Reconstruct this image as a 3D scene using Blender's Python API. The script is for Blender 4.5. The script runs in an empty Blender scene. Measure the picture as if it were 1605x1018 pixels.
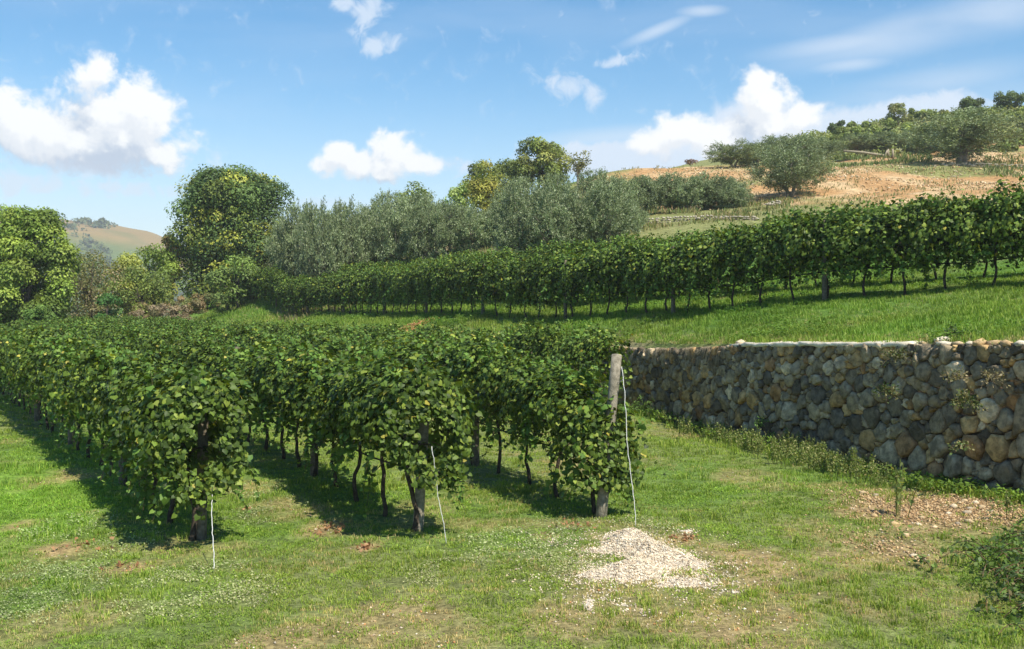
import bpy, math, random
import numpy as np
from mathutils import Vector, Matrix
R = math.radians
rng = np.random.default_rng(7)
random.seed(7)
scene = bpy.context.scene
COL = scene.collection

# ------------------------------------------------------------------ camera
EYE = 3.0; F = 1600.0; PITCH = R(-1.04)
cam_d = bpy.data.cameras.new('camera'); cam = bpy.data.objects.new('camera', cam_d); COL.objects.link(cam)
cam_d.sensor_width = 36; cam_d.lens = 36 * F / 1605
cam_d.clip_start = .1; cam_d.clip_end = 20000
cam.location = (0, 0, EYE); cam.rotation_euler = (R(90) + PITCH, 0, 0)
scene.camera = cam

# ------------------------------------------------------------------ light
SUN_A, SUN_E = R(-54), R(55)      # angle from +X, elevation
sdir = Vector((math.cos(SUN_A) * math.cos(SUN_E), math.sin(SUN_A) * math.cos(SUN_E), math.sin(SUN_E)))
sun_d = bpy.data.lights.new('sun', 'SUN'); sun = bpy.data.objects.new('sun', sun_d); COL.objects.link(sun)
sun_d.energy = 5.0; sun_d.angle = R(.53); sun_d.color = (1, .93, .79)
sun.rotation_euler = sdir.to_track_quat('Z', 'Y').to_euler(); sun.location = (20, -20, 40)
scene.view_settings.view_transform = 'Standard'; scene.view_settings.look = 'None'
scene.view_settings.exposure = 0.55; scene.view_settings.gamma = 1
scene.view_settings.use_curve_mapping = False

world = bpy.data.worlds.new('World'); scene.world = world; world.use_nodes = True
wt = world.node_tree; wt.nodes.clear()

def N(t, typ, **kw):
    n = t.nodes.new(typ)
    for k, v in kw.items(): setattr(n, k, v)
    return n
def L(t, a, b): t.links.new(a, b)
def math_(t, op, a, b=None, c=None, clamp=False):
    n = N(t, 'ShaderNodeMath', operation=op, use_clamp=clamp)
    for i, v in enumerate((a, b, c)):
        if v is None: continue
        if isinstance(v, (int, float)): n.inputs[i].default_value = v
        else: L(t, v, n.inputs[i])
    return n.outputs[0]
def sstep(t, v, lo, hi, a=0, b=1):
    n = N(t, 'ShaderNodeMapRange', interpolation_type='SMOOTHSTEP')
    L(t, v, n.inputs[0])
    for i, x in ((1, lo), (2, hi), (3, a), (4, b)): n.inputs[i].default_value = x
    return n.outputs[0]
def mixc(t, f, a, b):
    n = N(t, 'ShaderNodeMix', data_type='RGBA')
    for i, v in ((0, f), (6, a), (7, b)):
        if isinstance(v, (int, float)): n.inputs[i].default_value = v
        elif isinstance(v, tuple): n.inputs[i].default_value = (*v, 1) if len(v) == 3 else v
        else: L(t, v, n.inputs[i])
    return n.outputs[2]

def azel(px, py):
    x, y, z = px - 802.5, F, 480 - py
    return math.degrees(math.atan2(x, y)), math.degrees(math.atan2(z, math.hypot(x, y)))
DEG = 1600 * math.pi / 180      # about 28 px per degree
# ellipses of the cumulus clouds: px, py, rx, ry
CLOUDS = [(150,196,104,64),(235,190,62,62),(78,205,82,40),(150,118,30,38),(180,226,130,52),(120,215,110,50),(10,180,26,50),(250,240,50,30),
          (0,160,40,26),(570,260,60,28),(612,240,46,36),(650,258,36,20),(538,242,26,20),(600,262,60,26),
          (1196,160,46,44),(1190,200,66,44),(1080,212,52,34),(1150,225,90,34),(1250,190,36,26),(1020,225,50,24),(1220,235,90,26)]
g = bpy.data.node_groups.new('cloud_field', 'ShaderNodeTree')
g.interface.new_socket('P', in_out='INPUT', socket_type='NodeSocketVector')
g.interface.new_socket('F', in_out='OUTPUT', socket_type='NodeSocketFloat')
gi = N(g, 'NodeGroupInput'); go = N(g, 'NodeGroupOutput')
prev = None
for (px, py, rx, ry) in CLOUDS:
    a, e = azel(px, py)
    s = N(g, 'ShaderNodeVectorMath', operation='SUBTRACT'); L(g, gi.outputs[0], s.inputs[0]); s.inputs[1].default_value = (a, e, 0)
    m = N(g, 'ShaderNodeVectorMath', operation='MULTIPLY'); L(g, s.outputs[0], m.inputs[0]); m.inputs[1].default_value = (DEG / rx / 1.12, DEG / ry / 1.12, 0)
    l = N(g, 'ShaderNodeVectorMath', operation='LENGTH'); L(g, m.outputs[0], l.inputs[0])
    v = math_(g, 'SUBTRACT', 1.0, l.outputs['Value'])
    if prev is None: prev = v
    else:
        mm = N(g, 'ShaderNodeMath', operation='SMOOTH_MAX'); L(g, prev, mm.inputs[0]); L(g, v, mm.inputs[1]); mm.inputs[2].default_value = .12
        prev = mm.outputs[0]
nz = N(g, 'ShaderNodeTexNoise'); nz.inputs['Scale'].default_value = .42; nz.inputs['Detail'].default_value = 9; nz.inputs['Roughness'].default_value = .58
nz.inputs['Distortion'].default_value = .35
L(g, gi.outputs[0], nz.inputs['Vector'])
nn = math_(g, 'SUBTRACT', nz.outputs[0], .5)
n2 = N(g, 'ShaderNodeTexNoise'); n2.inputs['Scale'].default_value = 1.1; n2.inputs['Detail'].default_value = 7; n2.inputs['Roughness'].default_value = .6; L(g, gi.outputs[0], n2.inputs['Vector'])
prev = math_(g, 'MULTIPLY_ADD', nn, 2.1, prev)
prev = math_(g, 'MULTIPLY_ADD', math_(g, 'SUBTRACT', n2.outputs[0], .5), .9, prev)
L(g, prev, go.inputs[0])

tc = N(wt, 'ShaderNodeTexCoord')
sp = N(wt, 'ShaderNodeSeparateXYZ'); L(wt, tc.outputs['Generated'], sp.inputs[0])
az = math_(wt, 'MULTIPLY', math_(wt, 'ARCTAN2', sp.outputs[0], sp.outputs[1]), 57.29578)
el = math_(wt, 'MULTIPLY', math_(wt, 'ARCSINE', sp.outputs[2]), 57.29578)
cb = N(wt, 'ShaderNodeCombineXYZ'); L(wt, az, cb.inputs[0]); L(wt, el, cb.inputs[1])
sky = N(wt, 'ShaderNodeTexSky', sky_type='NISHITA', sun_disc=False)
sky.sun_elevation = SUN_E; sky.sun_rotation = math.pi / 2 - SUN_A
sky.altitude = 100; sky.air_density = 1.0; sky.dust_density = .2; sky.ozone_density = 1.2
SKY = .105
sc_ = N(wt, 'ShaderNodeVectorMath', operation='SCALE'); L(wt, sky.outputs[0], sc_.inputs[0]); sc_.inputs['Scale'].default_value = 1
hs_ = N(wt, 'ShaderNodeHueSaturation'); hs_.inputs['Saturation'].default_value = 1.38; hs_.inputs['Hue'].default_value = .494; hs_.inputs['Value'].default_value = 1.06; L(wt, sc_.outputs[0], hs_.inputs['Color'])
base = hs_.outputs[0]
def field(off):
    gn = N(wt, 'ShaderNodeGroup'); gn.node_tree = g
    if off:
        ad = N(wt, 'ShaderNodeVectorMath', operation='ADD'); L(wt, cb.outputs[0], ad.inputs[0]); ad.inputs[1].default_value = off
        L(wt, ad.outputs[0], gn.inputs[0])
    else: L(wt, cb.outputs[0], gn.inputs[0])
    return gn.outputs[0]
f0 = field(None); f1 = field((.35, .95, 0)); f2 = field((.9, 2.6, 0))
# veil of thin cirrus, stretched sideways
mp = N(wt, 'ShaderNodeMapping'); L(wt, cb.outputs[0], mp.inputs[0]); mp.inputs['Scale'].default_value = (.055, .22, 1); mp.inputs['Rotation'].default_value = (0, 0, R(-14)); mp.inputs['Location'].default_value = (3.1, 1.4, 0)
cz = N(wt, 'ShaderNodeTexNoise'); L(wt, mp.outputs[0], cz.inputs['Vector']); cz.inputs['Scale'].default_value = 1.2; cz.inputs['Detail'].default_value = 8; cz.inputs['Roughness'].default_value = .5; cz.inputs['Distortion'].default_value = .5
# long cirrus patches of this sky
def blob(px, py, rx, ry, tilt):
    a, e = azel(px, py)
    m1 = N(wt, 'ShaderNodeMapping', vector_type='TEXTURE'); L(wt, cb.outputs[0], m1.inputs[0])
    m1.inputs['Location'].default_value = (a, e, 0); m1.inputs['Rotation'].default_value = (0, 0, R(tilt)); m1.inputs['Scale'].default_value = (rx / DEG, ry / DEG, 1)
    l = N(wt, 'ShaderNodeVectorMath', operation='LENGTH'); L(wt, m1.outputs[0], l.inputs[0])
    return sstep(wt, l.outputs['Value'], 1.0, 0.0)
cir = None
for args in [(1440,50,290,46,9),(1330,70,200,26,4),(1560,20,190,50,6),(1030,50,90,15,20),(1400,150,250,40,8),(1330,103,90,16,2),(1450,190,260,70,5),(960,215,230,26,3),(120,300,330,70,-6),(480,320,230,28,0),(1320,200,190,60,4),(1130,225,290,60,0),(1260,215,160,70,0),(1100,20,60,14,0),(700,255,120,16,0),(340,245,20,16,0)]:
    b = blob(*args)
    cir = b if cir is None else math_(wt, 'MAXIMUM', cir, b)
veil_gen = sstep(wt, cz.outputs[0], .42, .72)
lowband = math_(wt, 'MULTIPLY', sstep(wt, el, 13.0, 0.5), .5)
cirm = math_(wt, 'MULTIPLY', cir, sstep(wt, cz.outputs[0], .25, .62, .25, 1.0))
veil = math_(wt, 'MAXIMUM', math_(wt, 'MULTIPLY', cirm, .62), math_(wt, 'MULTIPLY', veil_gen, .12))
wisp = None
for args in [(572,28,50,62,-20),(592,70,48,34,20),(545,10,40,20,0),(884,138,64,40,-8),(928,155,34,34,-30),(700,262,110,26,0),(960,100,60,16,10),(120,262,170,34,-4),(40,290,160,40,0),(200,300,160,30,0)]:
    b = blob(*args); wisp = b if wisp is None else math_(wt, 'MAXIMUM', wisp, b)
wn = N(wt, 'ShaderNodeTexNoise'); L(wt, cb.outputs[0], wn.inputs['Vector']); wn.inputs['Scale'].default_value = .9; wn.inputs['Detail'].default_value = 8; wn.inputs['Roughness'].default_value = .6; wn.inputs['Distortion'].default_value = .6
wisp = sstep(wt, math_(wt, 'MULTIPLY_ADD', math_(wt, 'SUBTRACT', wn.outputs[0], .5), 2.9, wisp), .15, 1.15, 0, .78)
veil = math_(wt, 'MAXIMUM', veil, lowband)
bank = None
for args in [(1090,232,150,62,3),(1290,215,170,62,4),(960,250,200,44,0),(1400,190,200,46,8),(1180,190,110,50,0)]:
    b = blob(*args); bank = b if bank is None else math_(wt, 'MAXIMUM', bank, b)
bank = sstep(wt, math_(wt, 'MULTIPLY_ADD', math_(wt, 'SUBTRACT', wn.outputs[0], .5), 1.0, bank), .0, .55, 0, .92)
veil = math_(wt, 'MAXIMUM', veil, wisp)
veil = math_(wt, 'MAXIMUM', veil, bank)
c1 = mixc(wt, veil, base, (5.2, 5.9, 6.8))
# cumulus
mask = sstep(wt, f0, -.02, .5)
lit = sstep(wt, math_(wt, 'SUBTRACT', f0, f1), -.22, .30)
lit2 = sstep(wt, math_(wt, 'SUBTRACT', f0, f2), -.25, .55)
shade = math_(wt, 'MULTIPLY_ADD', lit, .35, math_(wt, 'MULTIPLY', lit2, .65))
ccol = mixc(wt, shade, (3.7, 4.3, 5.2), (7.4, 7.4, 7.3))
c2 = mixc(wt, math_(wt, 'MULTIPLY', mask, .96), c1, ccol)
bg = N(wt, 'ShaderNodeBackground'); bg.inputs[1].default_value = SKY; L(wt, c2, bg.inputs[0])
wo = N(wt, 'ShaderNodeOutputWorld'); L(wt, bg.outputs[0], wo.inputs[0])

# ------------------------------------------------------------------ helpers
def ray(px, py):
    v = Vector((px - 802.5, F, 509 - py)); c, s = math.cos(PITCH), math.sin(PITCH)
    return Vector((v.x, v.y * c - v.z * s, v.y * s + v.z * c))
def P(px, py, d):                     # point of the place at distance d (metres along +Y)
    r = ray(px, py); k = d / r.y
    return np.array((r.x * k, d, EYE + r.z * k))
def G0(px, py, z=0.0):                # point on the lower ground
    r = ray(px, py); k = (z - EYE) / r.z
    return np.array((r.x * k, r.y * k, z))

def tag(o, label=None, cat=None, group=None, kind=None):
    if label: o['label'] = label
    if cat: o['category'] = cat
    if group: o['group'] = group
    if kind: o['kind'] = kind
    return o
def empty(name, loc=(0, 0, 0), rz=0):
    o = bpy.data.objects.new(name, None); COL.objects.link(o); o.location = loc; o.rotation_euler.z = rz
    o.empty_display_size = .1
    return o
def mesh_np(name, V, Fc, mat=None, col=None, smooth=False):
    """V (n,3); Fc (m,3) or (m,4) array or list of arrays"""
    me = bpy.data.meshes.new(name)
    V = np.asarray(V, np.float32); Fc = Fc if isinstance(Fc, list) else [Fc]
    Fc = [np.asarray(f, np.int32) for f in Fc if len(f)]
    me.vertices.add(len(V)); me.vertices.foreach_set('co', V.ravel())
    loops = np.concatenate([f.ravel() for f in Fc]); tot = np.concatenate([np.full(len(f), f.shape[1], np.int32) for f in Fc])
    me.loops.add(len(loops)); me.loops.foreach_set('vertex_index', loops)
    me.polygons.add(len(tot)); st = np.concatenate(([0], np.cumsum(tot)[:-1])).astype(np.int32)
    me.polygons.foreach_set('loop_start', st); me.polygons.foreach_set('loop_total', tot)
    if smooth: me.polygons.foreach_set('use_smooth', np.ones(len(tot), bool))
    me.update(calc_edges=True)
    if col is not None:
        a = me.color_attributes.new('col', 'FLOAT_COLOR', 'POINT')
        c = np.ones((len(V), 4), np.float32); c[:, :3] = col; a.data.foreach_set('color', c.ravel())
    if mat: me.materials.append(mat)
    return me
def ob(name, me, parent=None, loc=None, rz=0, scale=None):
    o = bpy.data.objects.new(name, me); COL.objects.link(o)
    if parent: o.parent = parent
    if loc is not None: o.location = loc
    o.rotation_euler.z = rz
    if scale is not None: o.scale = scale
    return o
class MB:                              # collects pieces of one mesh
    def __init__(s): s.V = []; s.T = []; s.Q = []; s.C = []; s.n = 0
    def add(s, V, T=None, Q=None, C=(1, 1, 1)):
        V = np.asarray(V, float)
        if T is not None and len(T): s.T.append(np.asarray(T) + s.n)
        if Q is not None and len(Q): s.Q.append(np.asarray(Q) + s.n)
        s.V.append(V); s.C.append(np.broadcast_to(np.asarray(C, float), (len(V), 3))); s.n += len(V)
    def tube(s, pts, rad, sides=6, C=(1, 1, 1), cap=True, jit=0):
        pts = np.asarray(pts, float); n = len(pts); rad = np.broadcast_to(rad, (n,))
        tg = np.gradient(pts, axis=0); tg /= np.linalg.norm(tg, axis=1)[:, None] + 1e-9
        ref = np.array((0.13, 1, 0.07)) if abs(tg[0][2]) > .7 else np.array((0, 0.1, 1))
        u = np.cross(tg, ref); u /= np.linalg.norm(u, axis=1)[:, None]; w = np.cross(tg, u)
        an = np.arange(sides) * 2 * math.pi / sides
        rr = rad[:, None, None] * (1 + jit * rng.normal(size=(n, sides, 1)))
        V = pts[:, None] + rr * (u[:, None] * np.cos(an)[None, :, None] + w[:, None] * np.sin(an)[None, :, None])
        V = V.reshape(-1, 3)
        i = np.arange(n - 1)[:, None] * sides; j = np.arange(sides)[None]; j2 = (j + 1) % sides
        Q = np.stack([i + j, i + j2, i + j2 + sides, i + j + sides], -1).reshape(-1, 4)
        T = []
        if cap:
            V = np.vstack([V, pts[-1] + tg[-1] * rad[-1] * .15, pts[0]]); a = (n - 1) * sides
            T = [[a + k, a + (k + 1) % sides, n * sides] for k in range(sides)] + [[(k + 1) % sides, k, n * sides + 1] for k in range(sides)]
        s.add(V, T, Q, C)
    def box(s, c, d, M=None, C=(1, 1, 1)):
        v = np.array([(x, y, z) for x in (-.5, .5) for y in (-.5, .5) for z in (-.5, .5)]) * np.asarray(d)
        if M is not None: v = v @ np.array(M).T
        s.add(v + np.asarray(c), None, [(0, 1, 3, 2), (4, 6, 7, 5), (0, 4, 5, 1), (2, 3, 7, 6), (0, 2, 6, 4), (1, 5, 7, 3)], C)
    def mesh(s, name, mat, smooth=False):
        fs = []
        if s.T: fs.append(np.vstack(s.T))
        if s.Q: fs.append(np.vstack(s.Q))
        return mesh_np(name, np.vstack(s.V), fs, mat, np.vstack(s.C), smooth)

def vnoise(x, y, seed=0):
    x = np.asarray(x, float); y = np.asarray(y, float)
    xi = np.floor(x).astype(np.int64); yi = np.floor(y).astype(np.int64); fx = x - xi; fy = y - yi
    fx = fx * fx * (3 - 2 * fx); fy = fy * fy * (3 - 2 * fy)
    def h(a, b):
        n = (a * 374761393 + b * 668265263 + seed * 1442695041) & 0xffffffff
        n = ((n ^ (n >> 13)) * 1274126177) & 0xffffffff
        return ((n ^ (n >> 16)) & 0xffff) / 65535.0
    return (h(xi, yi) * (1 - fx) + h(xi + 1, yi) * fx) * (1 - fy) + (h(xi, yi + 1) * (1 - fx) + h(xi + 1, yi + 1) * fx) * fy
def fbm(x, y, s=1.0, o=4, seed=0):
    v = 0; a = .5; t = 0
    for i in range(o):
        v = v + a * vnoise(np.asarray(x) / s, np.asarray(y) / s, seed + i); t += a; a *= .5; s *= .5
    return v / t

# ------------------------------------------------------------------ materials
def new_mat(name):
    m = bpy.data.materials.new(name); m.use_nodes = True; t = m.node_tree; t.nodes.clear()
    out = N(t, 'ShaderNodeOutputMaterial'); return m, t, out
def leaf_mat(name, trans=.32, rough=.5, spec=.35, tcol=(1.5, 1.35, .5), tint=None, jitter=0.0):
    m, t, out = new_mat(name)
    at = N(t, 'ShaderNodeAttribute', attribute_name='col'); c = at.outputs['Color']
    if tint == 'INST':
        ti = N(t, 'ShaderNodeAttribute', attribute_name='tint', attribute_type='INSTANCER')
        mm = N(t, 'ShaderNodeVectorMath', operation='MULTIPLY'); L(t, c, mm.inputs[0]); L(t, ti.outputs['Color'], mm.inputs[1]); c = mm.outputs[0]
    oi = N(t, 'ShaderNodeObjectInfo')
    if jitter:
        k = math_(t, 'MULTIPLY_ADD', oi.outputs['Random'], jitter, 1 - jitter / 2)
        s_ = N(t, 'ShaderNodeVectorMath', operation='SCALE'); L(t, c, s_.inputs[0]); L(t, k, s_.inputs['Scale']); c = s_.outputs[0]
    p = N(t, 'ShaderNodeBsdfPrincipled'); L(t, c, p.inputs['Base Color']); p.inputs['Roughness'].default_value = rough; p.inputs['Specular IOR Level'].default_value = spec
    tr = N(t, 'ShaderNodeBsdfTranslucent'); v = N(t, 'ShaderNodeVectorMath', operation='MULTIPLY'); L(t, c, v.inputs[0]); v.inputs[1].default_value = tcol; L(t, v.outputs[0], tr.inputs[0])
    mx = N(t, 'ShaderNodeMixShader'); mx.inputs[0].default_value = trans; L(t, p.outputs[0], mx.inputs[1]); L(t, tr.outputs[0], mx.inputs[2]); L(t, mx.outputs[0], out.inputs[0])
    return m
def noise_mat(name, ca, cb_, scale=8, rough=.9, bump=.3, detail=6, use_col=False, spec=.2, bscale=None, dist=.02):
    m, t, out = new_mat(name)
    ge = N(t, 'ShaderNodeTexCoord')
    nz = N(t, 'ShaderNodeTexNoise'); nz.inputs['Scale'].default_value = scale; nz.inputs['Detail'].default_value = detail; nz.inputs['Roughness'].default_value = .65
    geo = N(t, 'ShaderNodeNewGeometry'); L(t, geo.outputs['Position'], nz.inputs['Vector'])
    f = sstep(t, nz.outputs[0], .32, .68)
    c = mixc(t, f, ca, cb_)
    if use_col:
        at = N(t, 'ShaderNodeAttribute', attribute_name='col')
        mm = N(t, 'ShaderNodeVectorMath', operation='MULTIPLY'); L(t, c, mm.inputs[0]); L(t, at.outputs['Color'], mm.inputs[1]); c = mm.outputs[0]
    p = N(t, 'ShaderNodeBsdfPrincipled'); L(t, c, p.inputs['Base Color']); p.inputs['Roughness'].default_value = rough; p.inputs['Specular IOR Level'].default_value = spec
    n2 = N(t, 'ShaderNodeTexNoise'); n2.inputs['Scale'].default_value = bscale or scale * 3; n2.inputs['Detail'].default_value = 6; L(t, geo.outputs['Position'], n2.inputs['Vector'])
    bp = N(t, 'ShaderNodeBump'); bp.inputs['Strength'].default_value = bump; bp.inputs['Distance'].default_value = dist; L(t, n2.outputs[0], bp.inputs['Height']); L(t, bp.outputs[0], p.inputs['Normal'])
    L(t, p.outputs[0], out.inputs[0])
    return m
M = {}
M['vine_leaf'] = leaf_mat('vine_leaf', .22, .5, .22, (1.7, 1.4, .35), jitter=.25)
M['tree_leaf'] = leaf_mat('tree_leaf', .28, .55, .3, (1.5, 1.4, .5), jitter=.15)
M['olive_leaf'] = leaf_mat('olive_leaf', .15, .5, .4, (1.2, 1.2, .7), jitter=.2)
M['grass'] = leaf_mat('grass_blade', .35, .6, .2, (1.3, 1.3, .5), tint='INST')
M['dry'] = leaf_mat('dry_stem', .3, .8, .1, (1, 1, 1))
M['bark'] = noise_mat('bark', (.045, .035, .027), (.12, .10, .08), 14, .95, .8, use_col=True)
M['bark_pale'] = noise_mat('bark_pale', (.16, .14, .11), (.3, .27, .22), 14, .95, .6, use_col=True)
M['post'] = noise_mat('weathered_post', (.17, .155, .125), (.33, .30, .25), 18, .9, .5, use_col=True)
M['shaded_post'] = noise_mat('shaded_post', (.09, .078, .06), (.19, .17, .135), 18, .9, .5, use_col=True)  # darker copy of the post material, shade under the canopy put into its colour
M['twine'] = noise_mat('white_twine', (.5, .5, .48), (.75, .75, .72), 60, .7, .3)
M['wire'] = noise_mat('wire', (.15, .15, .15), (.3, .3, .3), 30, .5, .1)
M['hose'] = noise_mat('black_hose', (.012, .012, .013), (.03, .03, .032), 20, .5, .1)
M['stone'] = noise_mat('wall_stone', (.50, .44, .34), (1.32, 1.14, .88), 7, .9, .7, use_col=True, bscale=26, dist=.03)
M['rock'] = noise_mat('pale_rock', (.6, .58, .55), (1.1, 1.08, 1.0), 12, .9, .6, use_col=True, bscale=40)
M['core'] = noise_mat('wall_core', (.06, .046, .03), (.16, .12, .08), 14, .98, .8)
M['cap'] = noise_mat('wall_cap', (.55, .48, .36), (.78, .71, .58), 6, .9, .6)
M['gravel'] = noise_mat('pale_gravel', (.50, .41, .31), (.78, .69, .57), 14, .95, 1.0, bscale=55, dist=.04)

# ------------------------------------------------------------------ terrain
# wall line from the near right to the far left (x, y, z of its top)
WP = np.array([(12.2,-2,2.5),(11.3,3,2.5),(10.3,8,2.45),(9.3,12,2.4),(7.85,15.3,2.42),(6.7,18.4,2.31),(5.45,21.8,2.18),(4.7,24.6,2.02),(3.95,27.4,1.86),(2.5,31.3,1.78),(.2,35,1.75),
               (-2.6,39.4,1.75),(-8,48,1.75),(-14,58,1.75),(-20,68,1.7),(-25,76,1.6),(-28.5,81,1.5)])
def spline(Pt, n=40):
    out = []
    Pt = np.vstack([2 * Pt[0] - Pt[1], Pt, 2 * Pt[-1] - Pt[-2]])
    for i in range(1, len(Pt) - 2):
        t = np.linspace(0, 1, n, endpoint=False)[:, None]
        p0, p1, p2, p3 = Pt[i - 1], Pt[i], Pt[i + 1], Pt[i + 2]
        out.append(.5 * (2 * p1 + (p2 - p0) * t + (2 * p0 - 5 * p1 + 4 * p2 - p3) * t ** 2 + (3 * p1 - p0 - 3 * p2 + p3) * t ** 3))
    return np.vstack(out + [Pt[-2][None]])
WS = spline(WP); Wd = np.concatenate(([0], np.cumsum(np.linalg.norm(np.diff(WS[:, :2], axis=0), axis=1))))
WL = Wd[-1]
def wat(s):
    return np.stack([np.interp(s, Wd, WS[:, k]) for k in range(3)], -1)
def wtan(s):
    a = wat(np.asarray(s) + .3)[..., :2] - wat(np.asarray(s) - .3)[..., :2]
    return a / (np.linalg.norm(a, axis=-1, keepdims=True) + 1e-9)
def s_of_y(y): return np.interp(y, WS[:, 1], Wd)
# path of the first upper vine row
UR = np.array([(16.2,18.2,3.8),(11.6,23.5,3.44),(7.5,28,3.22),(3.9,34,2.96),(-1.7,43,2.81),(-7.3,54,2.67),(-14.8,66.5,2.58),(-22,78.5,2.51)])
ctrl = [tuple(p) for p in WP] + [tuple(p) for p in UR]
for p in UR[1:]: ctrl.append((p[0] + 3.0, p[1] + 2.2, p[2] + .4))
for (px, py, d) in [(410,425,84),(520,404,70),(640,400,70),(760,392,68),(560,398,82),(760,385,80),(600,385,110),(440,410,100),(430,395,130),(900,388,60),(840,388,60),(1000,352,63),(900,345,74),(1100,352,61),(1180,352,59),(1100,338,66),
                    (1000,330,73),(1100,325,73),(1150,322,73),(1215,325,68),(1240,306,75),(1330,316,66),(1450,318,62),(1600,320,58),(1800,320,50),
                    (950,270,97),(1000,265,100),(1100,264,100),(1190,262,98),(960,275,140),(1100,264,140),(1250,262,115),(1350,262,100),(1350,282,80),(1450,285,78),(1600,285,76),(1900,290,70),
                    (1300,250,104),(1400,250,100),(1500,256,90),(1600,262,86),(1900,262,82),(1250,235,140),(1300,215,150),(1400,198,150),(1500,185,150),(1600,172,150),(1900,150,150),
                    (1400,190,220),(1600,175,220),(1900,150,220),(1100,262,220),(900,320,220),(700,370,200),(500,400,200),
                    (420,440,82),(350,455,84),(300,468,82),(800,340,90),(700,372,90),(820,310,110),(880,300,105),(740,340,112),(640,372,100)]:
    ctrl.append(tuple(P(px, py, d)))
ctrl.append((26, 10, 5.5)); ctrl.append((40, 30, 9)); ctrl.append((30, 0, 5))
CT = np.array(ctrl)
def tps_fit(X, z, lam=.003):
    n = len(X); r2 = ((X[:, None] - X[None]) ** 2).sum(-1); K = np.where(r2 > 0, r2 * np.log(r2 + 1e-12), 0) * .5
    A = np.zeros((n + 3, n + 3)); A[:n, :n] = K + lam * np.eye(n) * 10; A[:n, n] = 1; A[:n, n + 1:] = X; A[n, :n] = 1; A[n + 1:, :n] = X.T
    return np.linalg.solve(A, np.concatenate([z, np.zeros(3)]))
XC = CT[:, :2] / 20.0; WC = tps_fit(XC, CT[:, 2])
def zU(x, y):
    q = np.stack([np.ravel(x), np.ravel(y)], -1) / 20.0
    r2 = ((q[:, None] - XC[None]) ** 2).sum(-1); K = np.where(r2 > 0, r2 * np.log(r2 + 1e-12), 0) * .5
    z = K @ WC[:len(XC)] + WC[len(XC)] + q @ WC[len(XC) + 1:]
    return z.reshape(np.shape(x))
def zUs(x, y): return float(zU(np.array([x]), np.array([y]))[0])
def zL(x, y):
    x = np.asarray(x, float); y = np.asarray(y, float)
    near = np.exp(-((np.maximum(0, y - 40)) / 30) ** 2)
    z = (fbm(x, y, 3.0, 3, 11) - .5) * .16 * near + (fbm(x, y, .7, 2, 12) - .5) * .05 * near
    z = z + .55 * np.exp(-(((x - 8.0) / 1.8) ** 2 + ((y - 10.2) / 2.2) ** 2))
    z = z + .35 * np.exp(-(((x - 9.0) / 1.6) ** 2 + ((y - 13.5) / 2.2) ** 2))
    far = np.clip((y - 95) / 300, 0, 1); z = z - 14 * far * far * (3 - 2 * far)
    return z
def project(V):
    x, y, z = V[..., 0], V[..., 1], V[..., 2] - EYE
    c, s = math.cos(PITCH), math.sin(PITCH); yy = y * c + z * s; zz = -y * s + z * c
    yy = np.where(yy < .1, .1, yy)
    return 802.5 + x / yy * F, 509 - zz / yy * F

# soil and pale-herb patches on the lower ground, (photo px, py) of the spot, radius in metres, strength
SOIL = [(100,862,.35,.9),(185,890,.3,.8),(35,822,.25,.7),(575,857,.16,1),(512,826,.3,.9),(125,745,.5,.6),(1075,850,.2,.9),(1170,885,.55,.7),(1190,912,.45,.6),(1130,988,.6,.6),(590,985,.5,.6),
        (650,960,.4,.5),(450,1012,.5,.6),(1220,965,.3,.5),(890,975,.45,.5),(1010,960,.4,.45),(1320,880,.5,.5),(1390,865,.7,.7),(1430,810,1.0,1.0),(1500,800,1.0,1.0),(1545,815,.7,1.0),(1370,790,.5,.7),(1170,748,.6,.4),
        (1105,915,.4,.4),(1345,950,.3,.5),(250,735,.3,.3),(380,765,.5,.5),(430,790,.5,.5),(850,840,.2,.6),(985,930,.5,.4),(1000,850,.55,.6),(480,800,.4,.5),(290,850,.5,.3),(700,1000,.5,.4),(1290,840,.6,.35),(60,760,.4,.4)]
HERB = [(80,900,.8),(60,940,.7),(310,900,.6),(360,930,.5),(200,850,.5),(430,800,.7),(820,860,.9),(880,830,.7),(760,880,.6),(900,900,.5),(400,770,.5),(110,830,.6),(700,900,.5),(270,950,.6),(1010,830,.5)]
SG = [(*G0(a, b)[:2], r, k) for a, b, r, k in SOIL]; HG = [(*G0(a, b)[:2], r) for a, b, r in HERB]
def soil_mask(x, y):
    m = np.zeros(np.shape(x)); wx = (fbm(x, y, .6, 3, 31) - .5) * .9; wy = (fbm(x, y, .6, 3, 41) - .5) * .9
    for (cx, cy, r, k) in SG:
        q = np.hypot(x + wx * min(1, r * 2) - cx, (y + wy * min(1, r * 2) - cy) * .62) / r
        m = np.maximum(m, k * np.clip(1.35 - q, 0, 1))
    g_ = np.clip((fbm(x, y, 1.4, 4, 51) - .57) * 5, 0, 1) * .35
    return np.clip(np.maximum(m, g_), 0, 1)
def herb_mask(x, y):
    m = np.zeros(np.shape(x))
    for (cx, cy, r) in HG: m = np.maximum(m, np.clip(1.3 - np.hypot(x - cx, (y - cy) * .7) / r, 0, 1))
    return m * (fbm(x, y, .5, 3, 61) > .42)

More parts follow.
